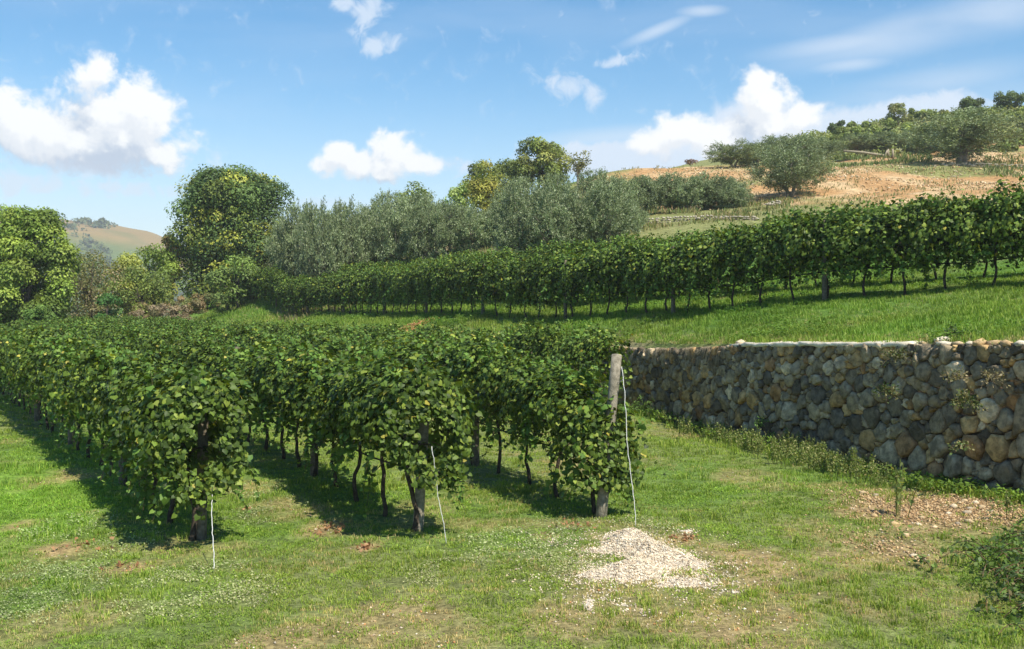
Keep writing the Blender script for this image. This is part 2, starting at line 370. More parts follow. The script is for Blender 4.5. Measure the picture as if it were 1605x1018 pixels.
def grid_mesh(name, X, Y, Z, mat, col):
    n, m = X.shape; idx = np.arange(n * m).reshape(n, m)
    Q = np.stack([idx[:-1, :-1], idx[:-1, 1:], idx[1:, 1:], idx[1:, :-1]], -1).reshape(-1, 4)
    return mesh_np(name, np.stack([X, Y, Z], -1).reshape(-1, 3), Q, mat, col.reshape(-1, 3), True)
def ground_mat(name):
    m, t, out = new_mat(name)
    geo = N(t, 'ShaderNodeNewGeometry'); at = N(t, 'ShaderNodeAttribute', attribute_name='col')
    def nz(s, d=6, r=.65):
        n = N(t, 'ShaderNodeTexNoise'); n.inputs['Scale'].default_value = s; n.inputs['Detail'].default_value = d; n.inputs['Roughness'].default_value = r; L(t, geo.outputs['Position'], n.inputs['Vector']); return n.outputs[0]
    a = sstep(t, nz(2.3), .3, .7, .72, 1.25); b = sstep(t, nz(17), .3, .7, .55, 1.4)
    k = math_(t, 'MULTIPLY', a, b)
    s = N(t, 'ShaderNodeVectorMath', operation='SCALE'); L(t, at.outputs['Color'], s.inputs[0]); L(t, k, s.inputs['Scale'])
    p = N(t, 'ShaderNodeBsdfPrincipled'); L(t, s.outputs[0], p.inputs['Base Color']); p.inputs['Roughness'].default_value = .95; p.inputs['Specular IOR Level'].default_value = .1
    bp = N(t, 'ShaderNodeBump'); bp.inputs['Strength'].default_value = .9; bp.inputs['Distance'].default_value = .05; L(t, nz(24, 8, .7), bp.inputs['Height']); L(t, bp.outputs[0], p.inputs['Normal'])
    L(t, p.outputs[0], out.inputs[0]); return m
M['ground'] = ground_mat('grassy_ground')
GREEN = np.array((.14, .22, .05)); LUSH = np.array((.17, .30, .04)); OLIVE = np.array((.20, .225, .08)); SOILC = np.array((.42, .28, .15)); OCHRE = np.array((.42, .25, .115)); PALE = np.array((.54, .39, .22))
def lerp(a, b, k): return a * (1 - k[..., None]) + b * k[..., None]
def low_col(x, y):
    n = fbm(x, y, 3.5, 4, 71); c = lerp(GREEN, OLIVE, np.clip((n - .4) * 3, 0, 1))
    c = lerp(c, LUSH, np.clip(1.2 - np.hypot(x + 8.5, (y - 15) * .5) / 3.5, 0, 1) * .9)
    return lerp(c, SOILC, soil_mask(x, y))
xs = np.unique(np.concatenate([-np.geomspace(30, 4000, 26)[::-1], np.arange(-30, 14, .2), np.geomspace(14, 4000, 30)]))
ys = np.unique(np.concatenate([-np.geomspace(2, 400, 12)[::-1], np.arange(-1, 6, .5), np.arange(6, 34, .2), np.geomspace(34, 6000, 60)]))
X, Y = np.meshgrid(xs, ys)
ZZ = zL(X, Y)
lower = ob('ground', grid_mesh('ground', X, Y, ZZ, M['ground'], low_col(X, Y))); tag(lower, 'lower meadow of short grass between vine rows and stone wall', kind='structure')

# upper ground starting behind the wall top
DD = np.array((.55, .835))
ss = np.concatenate([np.arange(0, s_of_y(45), .3), np.arange(s_of_y(45), WL + .01, 1.0)])
tt = np.unique(np.concatenate([np.arange(0, 12, .3), np.arange(12, 110, 1.0), np.geomspace(110, 260, 24)]))
W0 = wat(ss); tn = wtan(ss); NO = np.stack([-tn[:, 1], tn[:, 0]], -1)   # outward normal (towards the lower field)
X = W0[:, 0][None] - NO[:, 0][None] * .34 + DD[0] * tt[:, None]; Y = W0[:, 1][None] - NO[:, 1][None] * .34 + DD[1] * tt[:, None]
Z = zU(X, Y) + (fbm(X, Y, 2.0, 3, 81) - .5) * np.clip(tt[:, None] / 2, 0, 1) * .22 + (fbm(X, Y, 9, 3, 82) - .5) * np.clip(tt[:, None] / 40, 0, 1) * 1.0
Z = Z - .02 + np.clip(1 - tt[:, None] / .6, 0, 1) * (W0[:, 2][None] - zU(X, Y))
px, py = project(np.stack([X, Y, Z], -1)); dist = Y
def up_col(X, Y, px, py):
    n = fbm(X, Y, 4, 4, 91); c = lerp(np.array((.10, .19, .032)), np.array((.16, .20, .06)), np.clip((n - .42) * 3, 0, 1))
    w = (fbm(X, Y, 5, 4, 92) - .5)
    # bare quarried slope of the hill
    e = np.clip(((dist + w * 18) - (69 - 14 * np.clip((px - 1180) / 120, 0, 1))) / 5, 0, 1) * np.clip((px + w * 120 - 900) / 60, 0, 1) * np.clip((128 - dist) / 10, 0, 1)
    e = e * (1 - .75 * np.clip((fbm(X, Y, 7, 4, 93) - .53) * 7, 0, 1))
    c = lerp(c, lerp(OCHRE, PALE, np.clip((fbm(X, Y, 2.5, 4, 94) - .42) * 4, 0, 1)), e)
    c = lerp(c, np.array((.24, .235, .10)), np.clip((dist - 50) / 8, 0, 1) * np.clip((px - 900) / 50, 0, 1) * .8 * (1 - e))
    # dry banks under the olives
    b = np.clip((dist - 60) / 4, 0, 1) * np.clip((950 - px) / 60, 0, 1) * np.clip((96 - dist) / 6, 0, 1) * np.clip((fbm(X, Y, 6, 3, 95) - .35) * 5, 0, 1)
    c = lerp(c, np.array((.50, .38, .22)), b * .85)
    return c
uc = up_col(X, Y, px, py)
edge = np.clip(1 - tt[:, None] / 1.6, 0, 1) * (.4 + .6 * (fbm(X, Y, 1.5, 3, 96) > .5)) * np.clip((1300 - px) / 200, .25, 1)
uc = lerp(uc, np.array((.34, .29, .17)), edge * .8)
q = np.hypot(X - P(640,496,41)[0], (Y - 40.5) * .5); uc = lerp(uc, np.array((.42, .22, .10)), np.clip(1.3 - q / .8, 0, 1) * .0)
upper = ob('terrace_ground', grid_mesh('terrace_ground', X, Y, Z, M['ground'], uc)); tag(upper, 'upper terrace and hillside rising behind the wall', kind='structure')
UT = (ss, tt)

# far hill
hx = np.linspace(-1, 1, 120); hy = np.linspace(0, 1, 60)
HXg, HYg = np.meshgrid(np.linspace(-900, 120, 130), np.linspace(700, 1500, 90))
crest = np.interp(HXg, [-900, -640, -480, -451, -405, -358, -316, -290, -150, 0, 120], [118, 106, 96, 93, 88, 80, 62, 50, 14, -8, -14])
prof = np.interp(HYg, [700, 780, 860, 930, 1010, 1150, 1500], [-.12, .12, .5, .86, 1.0, .8, .2])
HZ = crest * prof + (fbm(HXg, HYg, 90, 5, 101) - .5) * 12 * (prof > .2) - 3
hc = lerp(np.array((.11, .15, .05)), np.array((.26, .185, .075)), np.clip((HZ / (crest + 1) + (fbm(HXg, HYg, 60, 4, 102) - .5) * .5 - .70) * 9, 0, 1) * np.clip((HXg + 500) / 30, 0, 1))
hc = lerp(hc, np.array((.17, .24, .07)), np.clip((fbm(HXg, HYg, 70, 2, 103) - .6) * 9, 0, 1) * (HZ < crest * .55) * .8)
hill = ob('hill', grid_mesh('hill', HXg, HYg, HZ, M['ground'], hc)); tag(hill, 'far hill with bare brown crest at left', kind='structure')

# ------------------------------------------------------------------ leaves
VLEAF_V = np.array([(0,0,0),(.40,-.16,-.05),(.52,.28,-.12),(.34,.52,-.05),(0,.92,-.10),(-.34,.52,-.05),(-.52,.28,-.12),(-.40,-.16,-.05),(0,.32,.03)])
VLEAF_T = np.array([(8,0,1),(8,1,2),(8,2,3),(8,3,4),(8,4,5),(8,5,6),(8,6,7),(8,7,0)])
QLEAF_V = np.array([(0,0,0),(.3,.45,-.05),(0,1,0),(-.3,.45,-.05)]); QLEAF_T = np.array([(0,1,2),(0,2,3)])
SLEAF_V = np.array([(0,0,0),(.12,.5,0),(0,1,0),(-.12,.5,0)])
def unit(v): return v / (np.linalg.norm(v, axis=-1, keepdims=True) + 1e-9)
def leaves(mb, C, Nn, Dn, S, col, LV=VLEAF_V, LT=VLEAF_T):
    """C centres, Nn normals, Dn tip directions, S sizes, col per leaf"""
    n = len(C)
    if n == 0: return
    Nn = unit(Nn); Dn = Dn - (Dn * Nn).sum(-1, keepdims=True) * Nn; Dn = unit(Dn); X_ = np.cross(Dn, Nn)
    V = C[:, None] + S[:, None, None] * (LV[None, :, 0:1] * X_[:, None] + LV[None, :, 1:2] * Dn[:, None] + LV[None, :, 2:3] * Nn[:, None])
    T = (LT[None] + (np.arange(n) * len(LV))[:, None, None]).reshape(-1, 3)
    mb.add(V.reshape(-1, 3), T, None, np.repeat(col, len(LV), axis=0))
def rcol(n, cols, w=None, var=.25):
    c = np.array(cols)[rng.choice(len(cols), n, p=w)]
    return c * (1 + var * rng.normal(size=(n, 1))).clip(.4, 1.8)

VCOL = [(.080,.132,.020),(.125,.190,.028),(.042,.075,.014),(.23,.29,.048),(.38,.34,.06)]
VW = [.36,.27,.25,.11,.01]
def vine_foliage(seed, n=900, ln=1.5, bot=.92, top=2.12, hw=.56, shoots=5, hang=6, sz=.083):
    global rng
    rs = rng; rng = np.random.default_rng(seed)
    mb = MB(); cz_ = (bot + top) / 2; hh = (top - bot) / 2
    x = rng.uniform(-ln / 2, ln / 2, n); th = rng.uniform(0, 2 * math.pi, n)
    th = np.where((np.sin(th) < -.4) & (rng.random(n) < .5), -th, th)
    lump = 1 + .95 * (vnoise(x * 2.4 + seed * 9.1, th * 1.6, seed) - .5) + .45 * (vnoise(x * 5.2, th * 4, seed + 5) - .5)
    r = lump * (1 - .38 * rng.random(n) ** 1.6)
    yy = np.cos(th) * hw * r; zz = cz_ + np.sin(th) * hh * r
    yy = yy * (1 + .12 * (cz_ - zz))
    C = np.stack([x, yy, zz], -1)
    if seed == 42:
        e_ = rng.random(n) < .35; m_ = e_.sum(); C[e_] = np.stack([-.42 - .18 * rng.random(m_), rng.normal(size=m_) * .28, rng.uniform(.45, 1.42, m_)], -1)
    if seed in (40, 41):
        e_ = rng.random(n) < .42; C[e_, 0] = -.52 - .32 * np.sqrt(rng.random(e_.sum())) * np.sqrt(np.clip(1 - (C[e_, 1] / .75) ** 2, .05, 1)); C[e_, 1] *= .8; C[e_, 2] -= .12
    out = np.stack([rng.normal(size=n) * .35, np.cos(th), np.sin(th) * .9 + .35], -1) + rng.normal(size=(n, 3)) * .52
    dn = np.stack([rng.normal(size=n) * .7, np.cos(th) * .25 + rng.normal(size=n) * .5, -.65 * np.ones(n)], -1)
    if seed >= 40: out[e_] = np.array((-1, 0, .35)) + rng.normal(size=(e_.sum(), 3)) * .55
    S = sz * rng.uniform(.55, 1.25, n)
    if seed >= 40: S[e_] *= .82
    leaves(mb, C, out, dn, S, rcol(n, VCOL, VW, .2))
    def cane(p0, d0, length, cnt, curve, s0=.1):
        k = np.linspace(0, 1, cnt)
        pts = p0 + d0 * length * k[:, None] + np.array(curve) * (k[:, None] ** 2) * length
        off = rng.normal(size=(cnt, 3)) * .035
        nrm = rng.normal(size=(cnt, 3)) * .5 + np.array((0, 0, .6)) + off * 10
        dd = rng.normal(size=(cnt, 3)) * .6 + np.array((0, 0, -.6))
        leaves(mb, pts + off, nrm, dd, s0 * (1.1 - .6 * k) * rng.uniform(.8, 1.2, cnt), rcol(cnt, [(.11,.20,.035),(.17,.27,.05),(.08,.16,.028)], [.5,.25,.25], .15))
        mb.tube(pts[::3] if cnt > 6 else pts, .004, 3, (.12, .10, .04), cap=False)
    for i in range(shoots):
        x0 = rng.uniform(-ln / 2, ln / 2)
        cane(np.array((x0, rng.normal() * hw * .45, top - .12)), unit(np.array((rng.normal() * .45, rng.normal() * .45, 1))), rng.uniform(.2, .62), 12, (rng.normal() * .3, rng.normal() * .4, -.3))
    for i in range(3):
        x0 = rng.uniform(-ln / 2, ln / 2); sg = rng.choice((-1, 1)); p0 = np.array((x0, sg * hw * .2, 1.25)); q_ = np.linspace(0, 1, 6)[:, None]
        mb.tube(p0 + np.array((rng.normal() * .5, sg * .45, -.1)) * q_ + np.array((0, 0, -.3)) * q_ ** 2, .006, 4, (.16, .11, .06), cap=False)
    for i in range(hang):
        sgn = rng.choice((-1, 1)); x0 = rng.uniform(-ln / 2, ln / 2)
        cane(np.array((x0, sgn * hw * rng.uniform(.5, .95), rng.uniform(bot, bot + .5))), unit(np.array((rng.normal() * .4, sgn * .35, -.75))), rng.uniform(.3, .62), 16, (rng.normal() * .2, 0, -.25), .115)
    me = mb.mesh('foliage', M['vine_leaf']); rng = rs
    return me
def vine_trunk(seed, h=1.1, lean=.1):
    global rng
    rs = rng; rng = np.random.default_rng(seed + 500)
    mb = MB(); k = np.linspace(0, 1, 8)
    a, b = rng.normal(size=2) * lean; w = rng.normal(size=(8, 2)) * .016; w[0] = 0
    pts = np.stack([a * k + .03 * np.sin(k * 7 + seed) + w[:, 0], b * .4 * k + .025 * np.cos(k * 6 + seed) + w[:, 1], -.05 + (h + .05) * k], -1)
    mb.tube(pts, .034 - .010 * k + .012 * (k < .1), 7, (.8, .75, .7), jit=.12)
    top = pts[-1]
    for sgn in (-1, 1):
        q = np.linspace(0, 1, 6)
        mb.tube(np.stack([top[0] + sgn * .62 * q, top[1] + .02 * np.sin(q * 5), top[2] - .02 + .16 * np.sin(q * 1.7)], -1), .02 - .009 * q, 5, (.8, .75, .7), jit=.1)
    me = mb.mesh('trunk', M['bark'], True); rng = rs
    return me
NV = 9
FOL = [vine_foliage(i, 2100, 1.65, shoots=14, hang=8) for i in range(NV)]
FOLU = [vine_foliage(20 + i, 2100, 1.9, .70, 1.98, .58, 12, 9, .095) for i in range(6)]
FOLE = [vine_foliage(40, 3800, 1.35, .80, 2.12, .62, 8, 12, .086), vine_foliage(41, 3600, 1.35, .86, 2.12, .58, 8, 9, .086), vine_foliage(42, 1900, 1.1, .55, 1.72, .5, 3, 12, .09)]
TRK = [vine_trunk(i) for i in range(NV)]

ORD = ['first','second','third','fourth','fifth','sixth','seventh','eighth','ninth','tenth','eleventh','twelfth']
post_r = MB(); k = np.linspace(0, 1, 5)
def make_post(h, r, name='trellis_post', seed=0, lean=(0, 0)):
    mb = MB(); k = np.linspace(0, 1, 7)
    pts = np.stack([lean[0] * k, lean[1] * k, -.2 + (h + .2) * k], -1)
    mb.tube(pts, r * (1.04 - .1 * k), 12, (1, .97, .9), jit=.015)
    return mb.mesh(name, M['post' if r > .071 else 'shaded_post'], True)
def row_path(pts):
    p = spline(np.array(pts, float), 30); d = np.concatenate(([0], np.cumsum(np.linalg.norm(np.diff(p[:, :2], axis=0), axis=1)))); return p, d
def zground(x, y, up): return zUs(x, y) if up else float(zL(x, y))
LEAFME = []
for i, c in enumerate([(.11,.20,.035),(.08,.16,.028),(.18,.27,.05),(.36,.36,.06)]):
    mb = MB(); leaves(mb, np.zeros((1, 3)), np.array([(0, 0, 1.)]), np.array([(0, 1., 0)]), np.array([.13]), np.array([c])); LEAFME.append(mb.mesh('leaf', M['vine_leaf']))

def build_row(pts, rowname, n_named, up=False, start=.12, spacing=1.18, post_every=5, hs=1.0, end_fol=None, maxd=1e9, zoff=0):
    p, d = row_path(pts); i = 0; s = start; out = []
    while s < min(d[-1], maxd):
        x = np.interp(s, d, p[:, 0]); y = np.interp(s, d, p[:, 1]); x2 = np.interp(s + .5, d, p[:, 0]); y2 = np.interp(s + .5, d, p[:, 1])
        x1 = np.interp(s - .5, d, p[:, 0]); y1 = np.interp(s - .5, d, p[:, 1])
        a = math.atan2(y2 - y1, x2 - x1); z = zground(x, y, up)
        v = empty('grapevine', (x, y, z), a + (math.pi if random.random() < .5 else 0))
        v.scale = (1, random.uniform(.85, 1.12), (hs(s) if callable(hs) else hs) * random.uniform(.90, 1.07))
        fol = random.choice(FOLU if up else FOL)
        if i == 0 and end_fol is not None: fol = FOLE[end_fol]; v.rotation_euler.z = a; v.scale = (1, 1, 1)
        ob('trunk', random.choice(TRK), v); f = ob('foliage', fol, v); tag(f, kind='stuff')
        if i < n_named: lab = ('leafy grapevine at the near end post of the %s' if i == 0 else ORD[i] + ' grapevine from the near end of the %s') % rowname
        elif n_named < 0 and 3 <= i < 15: lab = ORD[i - 3] + ' grapevine from the right edge in the upper terrace front row'
        else: lab = 'grapevine in the far stretch of the %s' % rowname
        tag(v, lab, 'grapevine', 'grapevines of the ' + rowname)
        out.append(v); i += 1; s += spacing * random.uniform(.93, 1.07)
    return out
# lower rows: near end to far end
r1 = [(-4.07,13.0,0),(-6.45,17,0),(-9.4,21.8,0),(-13.3,28.1,0),(-20.6,40,0),(-30,55,0),(-37,66,0)]
r2 = [(-1.28,13.45,0),(-3.05,17,0),(-5.0,20.8,0),(-9.2,28,0),(-16.3,40,0),(-25.5,55,0),(-33,67,0)]
r3 = [(1.30,14.6,0),(.25,17.1,0),(-1.0,19.7,0),(-5.4,28,0),(-12.4,40,0),(-21.5,55,0),(-29,67.5,0)]
r35 = [(-3.2,29,0),(-9.6,40,0),(-18.4,55,0),(-26,68,0)]
r4 = [(2.1,25.2,0),(0.4,28,0),(-6.4,40,0),(-15.2,55,0),(-23,68,0)]
V1 = build_row(r1, 'leftmost lower row', 12, end_fol=0)
V2 = build_row(r2, 'middle lower row', 12, end_fol=1)
V3 = build_row(r3, 'lower row by the wall', 12, end_fol=2, start=.25)
build_row(r35, 'short row behind the front rows', 0)
build_row(r4, 'lower row at the wall foot', 0, hs=lambda q: 1.06 - .2 * min(1, max(0, q - 8) / 12))
# separate leaves that stand out on the row ends
for v, cnt, cz_ in ((V1[0], 40, 1.3), (V2[0], 40, 1.4), (V3[0], 44, 1.1)):
    for i in range(cnt):
        a = rng.uniform(0, 2 * math.pi); rr = rng.uniform(.5, .72)
        l = ob('leaf', LEAFME[rng.choice(4, p=[.4,.3,.2,.1])], v)
        l.location = (-.35 - .35 * abs(math.cos(a)) * rng.random(), math.cos(a) * rr * .85, cz_ + math.sin(a) * rr)
        l.rotation_euler = (R(rng.uniform(40, 130)) * (1 if rng.random() < .5 else 1), R(rng.uniform(-30, 30)), rng.uniform(-1.2, 1.2) - v.rotation_euler.z)
        s_ = rng.uniform(.5, .85); l.scale = (s_, s_, s_)
# upper rows
ur = [tuple(p) for p in UR[:]]
ur2 = [(p[0] + 2.2, p[1] + 1.7, p[2]) for i, p in enumerate(UR)]
VU = build_row(ur, 'upper terrace front row', -12, up=True, hs=1.1, spacing=1.05)
VU2 = build_row(ur2, 'upper terrace second row', 0, up=True, hs=1.12, spacing=1.25)

# posts
def post(x, y, up, h, r, lean, label, group='trellis posts of the vine rows'):
    o = ob('trellis_post', make_post(h, r, lean=lean), None, (x, y, zground(x, y, up))); tag(o, label, 'post', group); return o
p3b = G0(940, 810); post(p3b[0], p3b[1], False, 2.33, .078, (.24, 0), 'leaning grey end post of the lower row by the wall')
p2b = G0(648, 838); post(p2b[0] + .02, p2b[1] + .30, False, 1.95, .072, (.12, .05), 'grey end post wrapped in leaves at the end of the middle lower row')
p1b = G0(303, 850); post(p1b[0], p1b[1] + .30, False, 1.9, .07, (.04, .05), 'brown end post under the leaves of the leftmost lower row')
for pts, nm in ((r1, 'leftmost lower row'), (r2, 'middle lower row'), (r3, 'lower row by the wall')):
    p, d = row_path(pts); i = 0
    for s in np.arange(4.9, d[-1], 5.6):
        x, y = np.interp(s, d, p[:, 0]), np.interp(s, d, p[:, 1])
        post(x, y, False, 2.05, .07, (0, 0), ('%s upright post back along the %s, standing between dark trunks' % (ORD[i], nm)) if i < 3 else 'upright post far back along the %s' % nm); i += 1
p, d = row_path(ur); i = 0
for s in np.arange(d[0] + 5.9, d[-1], 5.9):
    x, y = np.interp(s, d, p[:, 0]), np.interp(s, d, p[:, 1])
    post(x - .1, y - .12, True, 2.15, .065, (0, 0), ['tall grey post in the upper front row near the right edge','second grey post of the upper front row from the right'][i] if i < 2 else 'grey post standing among the trunks of the upper front row'); i += 1
# trellis wires and hoses
def line(name, pts, r, mat, label, cat, group=None, sides=5):
    pts = np.asarray(pts, float); o0 = pts[0].copy(); mb = MB(); mb.tube(pts - o0, r, sides)
    o = ob(name, mb.mesh(name, M[mat], True), None, o0); tag(o, label, cat, group); return o
for pts, nm, up in ((r1, 'leftmost lower row', 0), (r2, 'middle lower row', 0), (r3, 'lower row by the wall', 0), (ur, 'upper front row', 1)):
    p, d = row_path(pts); sarr = np.arange(.05, d[-1] - .3, .98)
    x = np.interp(sarr, d, p[:, 0]); y = np.interp(sarr, d, p[:, 1]); z0 = np.array([zground(a, b, up) for a, b in zip(x, y)])
    line('trellis_wire', np.stack([x, y, z0 + 1.05 * 1.0], -1), .004, 'wire', 'thin trellis wire strung along the ' + nm, 'wire', None, 4)
    sag = .09 * np.abs(np.sin(sarr * .55)) * (1 + rng.normal(size=len(sarr)) * .3)
    line('irrigation_hose', np.stack([x + .04, y - .08, z0 + (.78 if up else .86) - sag], -1), .013 if not up else .017, 'hose', 'black irrigation hose sagging along the ' + nm, 'hose')
def twine(a, b, label, wob=.01):
    k = np.linspace(0, 1, 26)[:, None]; pts = a * (1 - k) + b * k + rng.normal(size=(26, 3)) * wob * .4; pts[:, 0] += np.sin(k[:, 0] * 9) * wob
    line('anchor_twine', pts, .0048, 'twine', label, 'twine', 'white anchor ties at the row ends', 6)
twine(P(331, 745, 12.9), G0(335, 892), 'white twine hanging to the ground at the end of the leftmost lower row', .006)
twine(P(676, 700, 12.9), G0(699, 852), 'white twine slanting to the ground at the end of the middle lower row', .008)
twine(P(974, 575, 14.45), G0(996, 828), 'long white twine from leaning post top to the gravel heap', .012)
line('post_wire', np.array([P(963, 592, 14.5), P(969, 600, 14.42), P(976, 596, 14.42), P(978, 590, 14.5)]), .004, 'wire', 'thin wire looped round the upper part of the leaning end post', 'wire')
hz_ = MB(); hp = np.array([P(668, 738, 13.3), P(690, 741, 13.2), P(708, 750, 13.1), P(722, 757, 13.1)]); line('hose_end', hp, .02, 'hose', 'loose black hose end poking out of the middle lower row', 'hose')

# ------------------------------------------------------------------ stone wall
wall = empty('stone_wall', tuple(wat(s_of_y(22))[:2]) + (0,)); tag(wall, 'long dry stone retaining wall of grey and ochre rubble below the grass terrace', 'stone wall')
wo_ = np.array(wall.location)
def wpt(s, z, out):
    s = np.asarray(s, float); b = wat(s); t = wtan(s); n = np.stack([-t[..., 1], t[..., 0]], -1)
    o = np.asarray(out) + (1.2 - np.asarray(z)) * .06
    return np.stack([b[..., 0] + n[..., 0] * o, b[..., 1] + n[..., 1] * o, np.asarray(z) + 0 * s], -1) - wo_
# core body
sb = np.arange(0, WL, .4); V = []; 
for s in sb:
    zt = wat(s)[2]
    for z, o in ((-.5, -.07), (zt - .07, -.07), (zt - .05, -.5), (-.5, -.5)): V.append(wpt(s, z, o))
V = np.array(V); n = len(sb); Q = [(4 * i + a, 4 * (i + 1) + a, 4 * (i + 1) + (a + 1) % 4, 4 * i + (a + 1) % 4) for i in range(n - 1) for a in range(4)]
ob('rubble_core', mesh_np('rubble_core', V, np.array(Q), M['core']), wall)
def clip(poly, m, nrm):
    out = []
    for i in range(len(poly)):
        a, b = poly[i], poly[(i + 1) % len(poly)]; da = (a - m) @ nrm; db = (b - m) @ nrm
        if da <= 0: out.append(a)
        if da * db < 0: out.append(a + (b - a) * (da / (da - db)))
    return out
def wall_cells(s0, s1, rfun, seed):
    rg = np.random.default_rng(seed); pts = np.zeros((0, 2)); rr = np.zeros(0)
    area = (s1 - s0) * 2.6; tries = int(area * 420)
    cand = np.stack([rg.uniform(s0, s1, tries), rg.uniform(-.15, 1, tries)], -1)
    zt = wat(cand[:, 0])[:, 2]; cand[:, 1] = np.where(cand[:, 1] < 0, cand[:, 1] * 1.0, cand[:, 1] * (zt - .04))
    R_ = rfun(cand[:, 0], cand[:, 1]) * rg.choice((.62, .85, 1.1, 1.6), tries, p=(.3, .35, .25, .1)) * rg.uniform(.85, 1.15, tries)
    o = np.argsort(-R_ + rg.normal(size=tries) * .03)
    P_, RR = [], []
    cell = {}
    for i in o:
        c = cand[i]; r = R_[i]; kx, kz = int(c[0] / .6), int(c[1] / .6); ok = True
        for ax in (-1, 0, 1):
            for az_ in (-1, 0, 1):
                for j in cell.get((kx + ax, kz + az_), ()):
                    an = 1.0 + .28 * math.sin(c[0] * 7.3 + c[1] * 5.1); dx = (P_[j][0] - c[0]) / an; dz = (P_[j][1] - c[1]) * an
                    if dx * dx + dz * dz < ((r + RR[j]) * .5) ** 2: ok = False; break
                if not ok: break
            if not ok: break
        if ok: cell.setdefault((kx, kz), []).append(len(P_)); P_.append(c); RR.append(r)
    return np.array(P_), np.array(RR)
def stone_geo(c, nb, nbr, r, rg, s0, s1):
    # power cell
    zt = wat(c[0])[2]
    poly = [np.array(v) for v in ((c[0] - .5, -.3), (c[0] + .5, -.3), (c[0] + .5, zt + rg.uniform(-.03, .03)), (c[0] - .5, zt + rg.uniform(-.03, .03)))]
    for q, qr in zip(nb, nbr):
        d = q - c; dd = d @ d; m = c + d * (.5 + (r * r - qr * qr) / (2 * dd) * .45)
        poly = clip(poly, m, d)
        if len(poly) < 3: return None
    poly = np.array(poly); cen = poly.mean(0); K = 12
    ang = np.arange(K) * 2 * math.pi / K + rg.uniform(0, .6)
    rad = []
    for a in ang:
        dv = np.array((math.cos(a), math.sin(a))); best = 9
        for i in range(len(poly)):
            p, q = poly[i] - cen, poly[(i + 1) % len(poly)] - cen; e = q - p; den = dv[0] * e[1] - dv[1] * e[0]
            if abs(den) < 1e-9: continue
            t = (p[0] * e[1] - p[1] * e[0]) / den; u = (p[0] * dv[1] - p[1] * dv[0]) / den
            if t > 0 and -1e-6 <= u <= 1 + 1e-6: best = min(best, t)
        rad.append(best if best < 9 else .05)
    rad = np.array(rad); rad = .96 * rad + .02 * (np.roll(rad, 1) + np.roll(rad, -1)); rad = np.maximum(rad * rg.uniform(.86, 1.07, K) - .0005, .012)
    mr = rad.mean(); b = rg.uniform(.0, .07) + mr * .08
    rings = [(-.09, .95), (b * .35 - .01, 1.0), (b * .85, .84 + rg.uniform(-.03, .06)), (b, .58)]
    V = []
    tl = rg.normal(size=2) * .16
    for o, k in rings:
        for a, ra in zip(ang, rad):
            dx, dz = math.cos(a) * ra * k, math.sin(a) * ra * k
            V.append((cen[0] + dx, cen[1] + dz, o + (tl[0] * dx + tl[1] * dz if o > 0 else 0) + rg.normal() * .017))
    V.append((cen[0], cen[1], b + .012))
    Q = [(i * K + j, i * K + (j + 1) % K, (i + 1) * K + (j + 1) % K, (i + 1) * K + j) for i in range(3) for j in range(K)]
    T = [(3 * K + j, 3 * K + (j + 1) % K, 4 * K) for j in range(K)]
    V = np.array(V); return V, Q, T, cen, mr
SC = [(.32,.29,.235),(.22,.205,.175),(.42,.38,.305),(.44,.34,.20),(.48,.35,.19),(.16,.148,.13),(.62,.57,.48),(.36,.24,.14)]
SWt = [.27,.20,.18,.10,.06,.10,.05,.04]
def build_stones(s0, s1, rfun, seed, parts_max):
    rg = np.random.default_rng(seed); Pt, RR = wall_cells(s0, s1, rfun, seed); items = []
    for i in range(len(Pt)):
        d = np.hypot(*(Pt - Pt[i]).T); idx = np.argsort(d)[1:20]; idx = idx[d[idx] < 1.0]
        g_ = stone_geo(Pt[i], Pt[idx], RR[idx], RR[i], rg, s0, s1)
        if g_ is None: continue
        V, Q, T, cen, mr = g_
        c = np.array(SC[rg.choice(len(SC), p=np.array(SWt) / sum(SWt))]) * rg.uniform(.75, 1.2)
        W_ = wpt(V[:, 0], V[:, 1], V[:, 2]); items.append((W_, Q, T, c, mr / np.linalg.norm(W_.mean(0) + wo_)))
    items.sort(key=lambda k: -k[4])
    mb = MB()
    for j, (W_, Q, T, c, _) in enumerate(items):
        if j < parts_max:
            ce = W_.mean(0); me = mesh_np('stone', W_ - ce, [np.array(T), np.array(Q)], M['stone'], np.broadcast_to(c, (len(W_), 3)), False)
            ob('stone', me, wall, ce)
        else: mb.add(W_, T, Q, c)
    if mb.n: tag(ob('small_stones', mb.mesh('small_stones', M['stone'], False), wall), kind='stuff')
    print('stones', seed, len(items))
sv0, sv1 = s_of_y(15.2), s_of_y(31.5)
def rf(s, z):
    k = (s - sv0) / (sv1 - sv0); return (.185 - .045 * np.clip(k, 0, 1)) * (1.25 - .2 * z)
build_stones(sv0, sv1, rf, 3, 298)
build_stones(s_of_y(4), sv0, lambda s, z: .42 + 0 * s, 4, 0)
build_stones(s_of_y(62), WL, lambda s, z: .55 + 0 * s, 5, 0)
build_stones(sv1, s_of_y(40), lambda s, z: .4 + 0 * s, 6, 0)
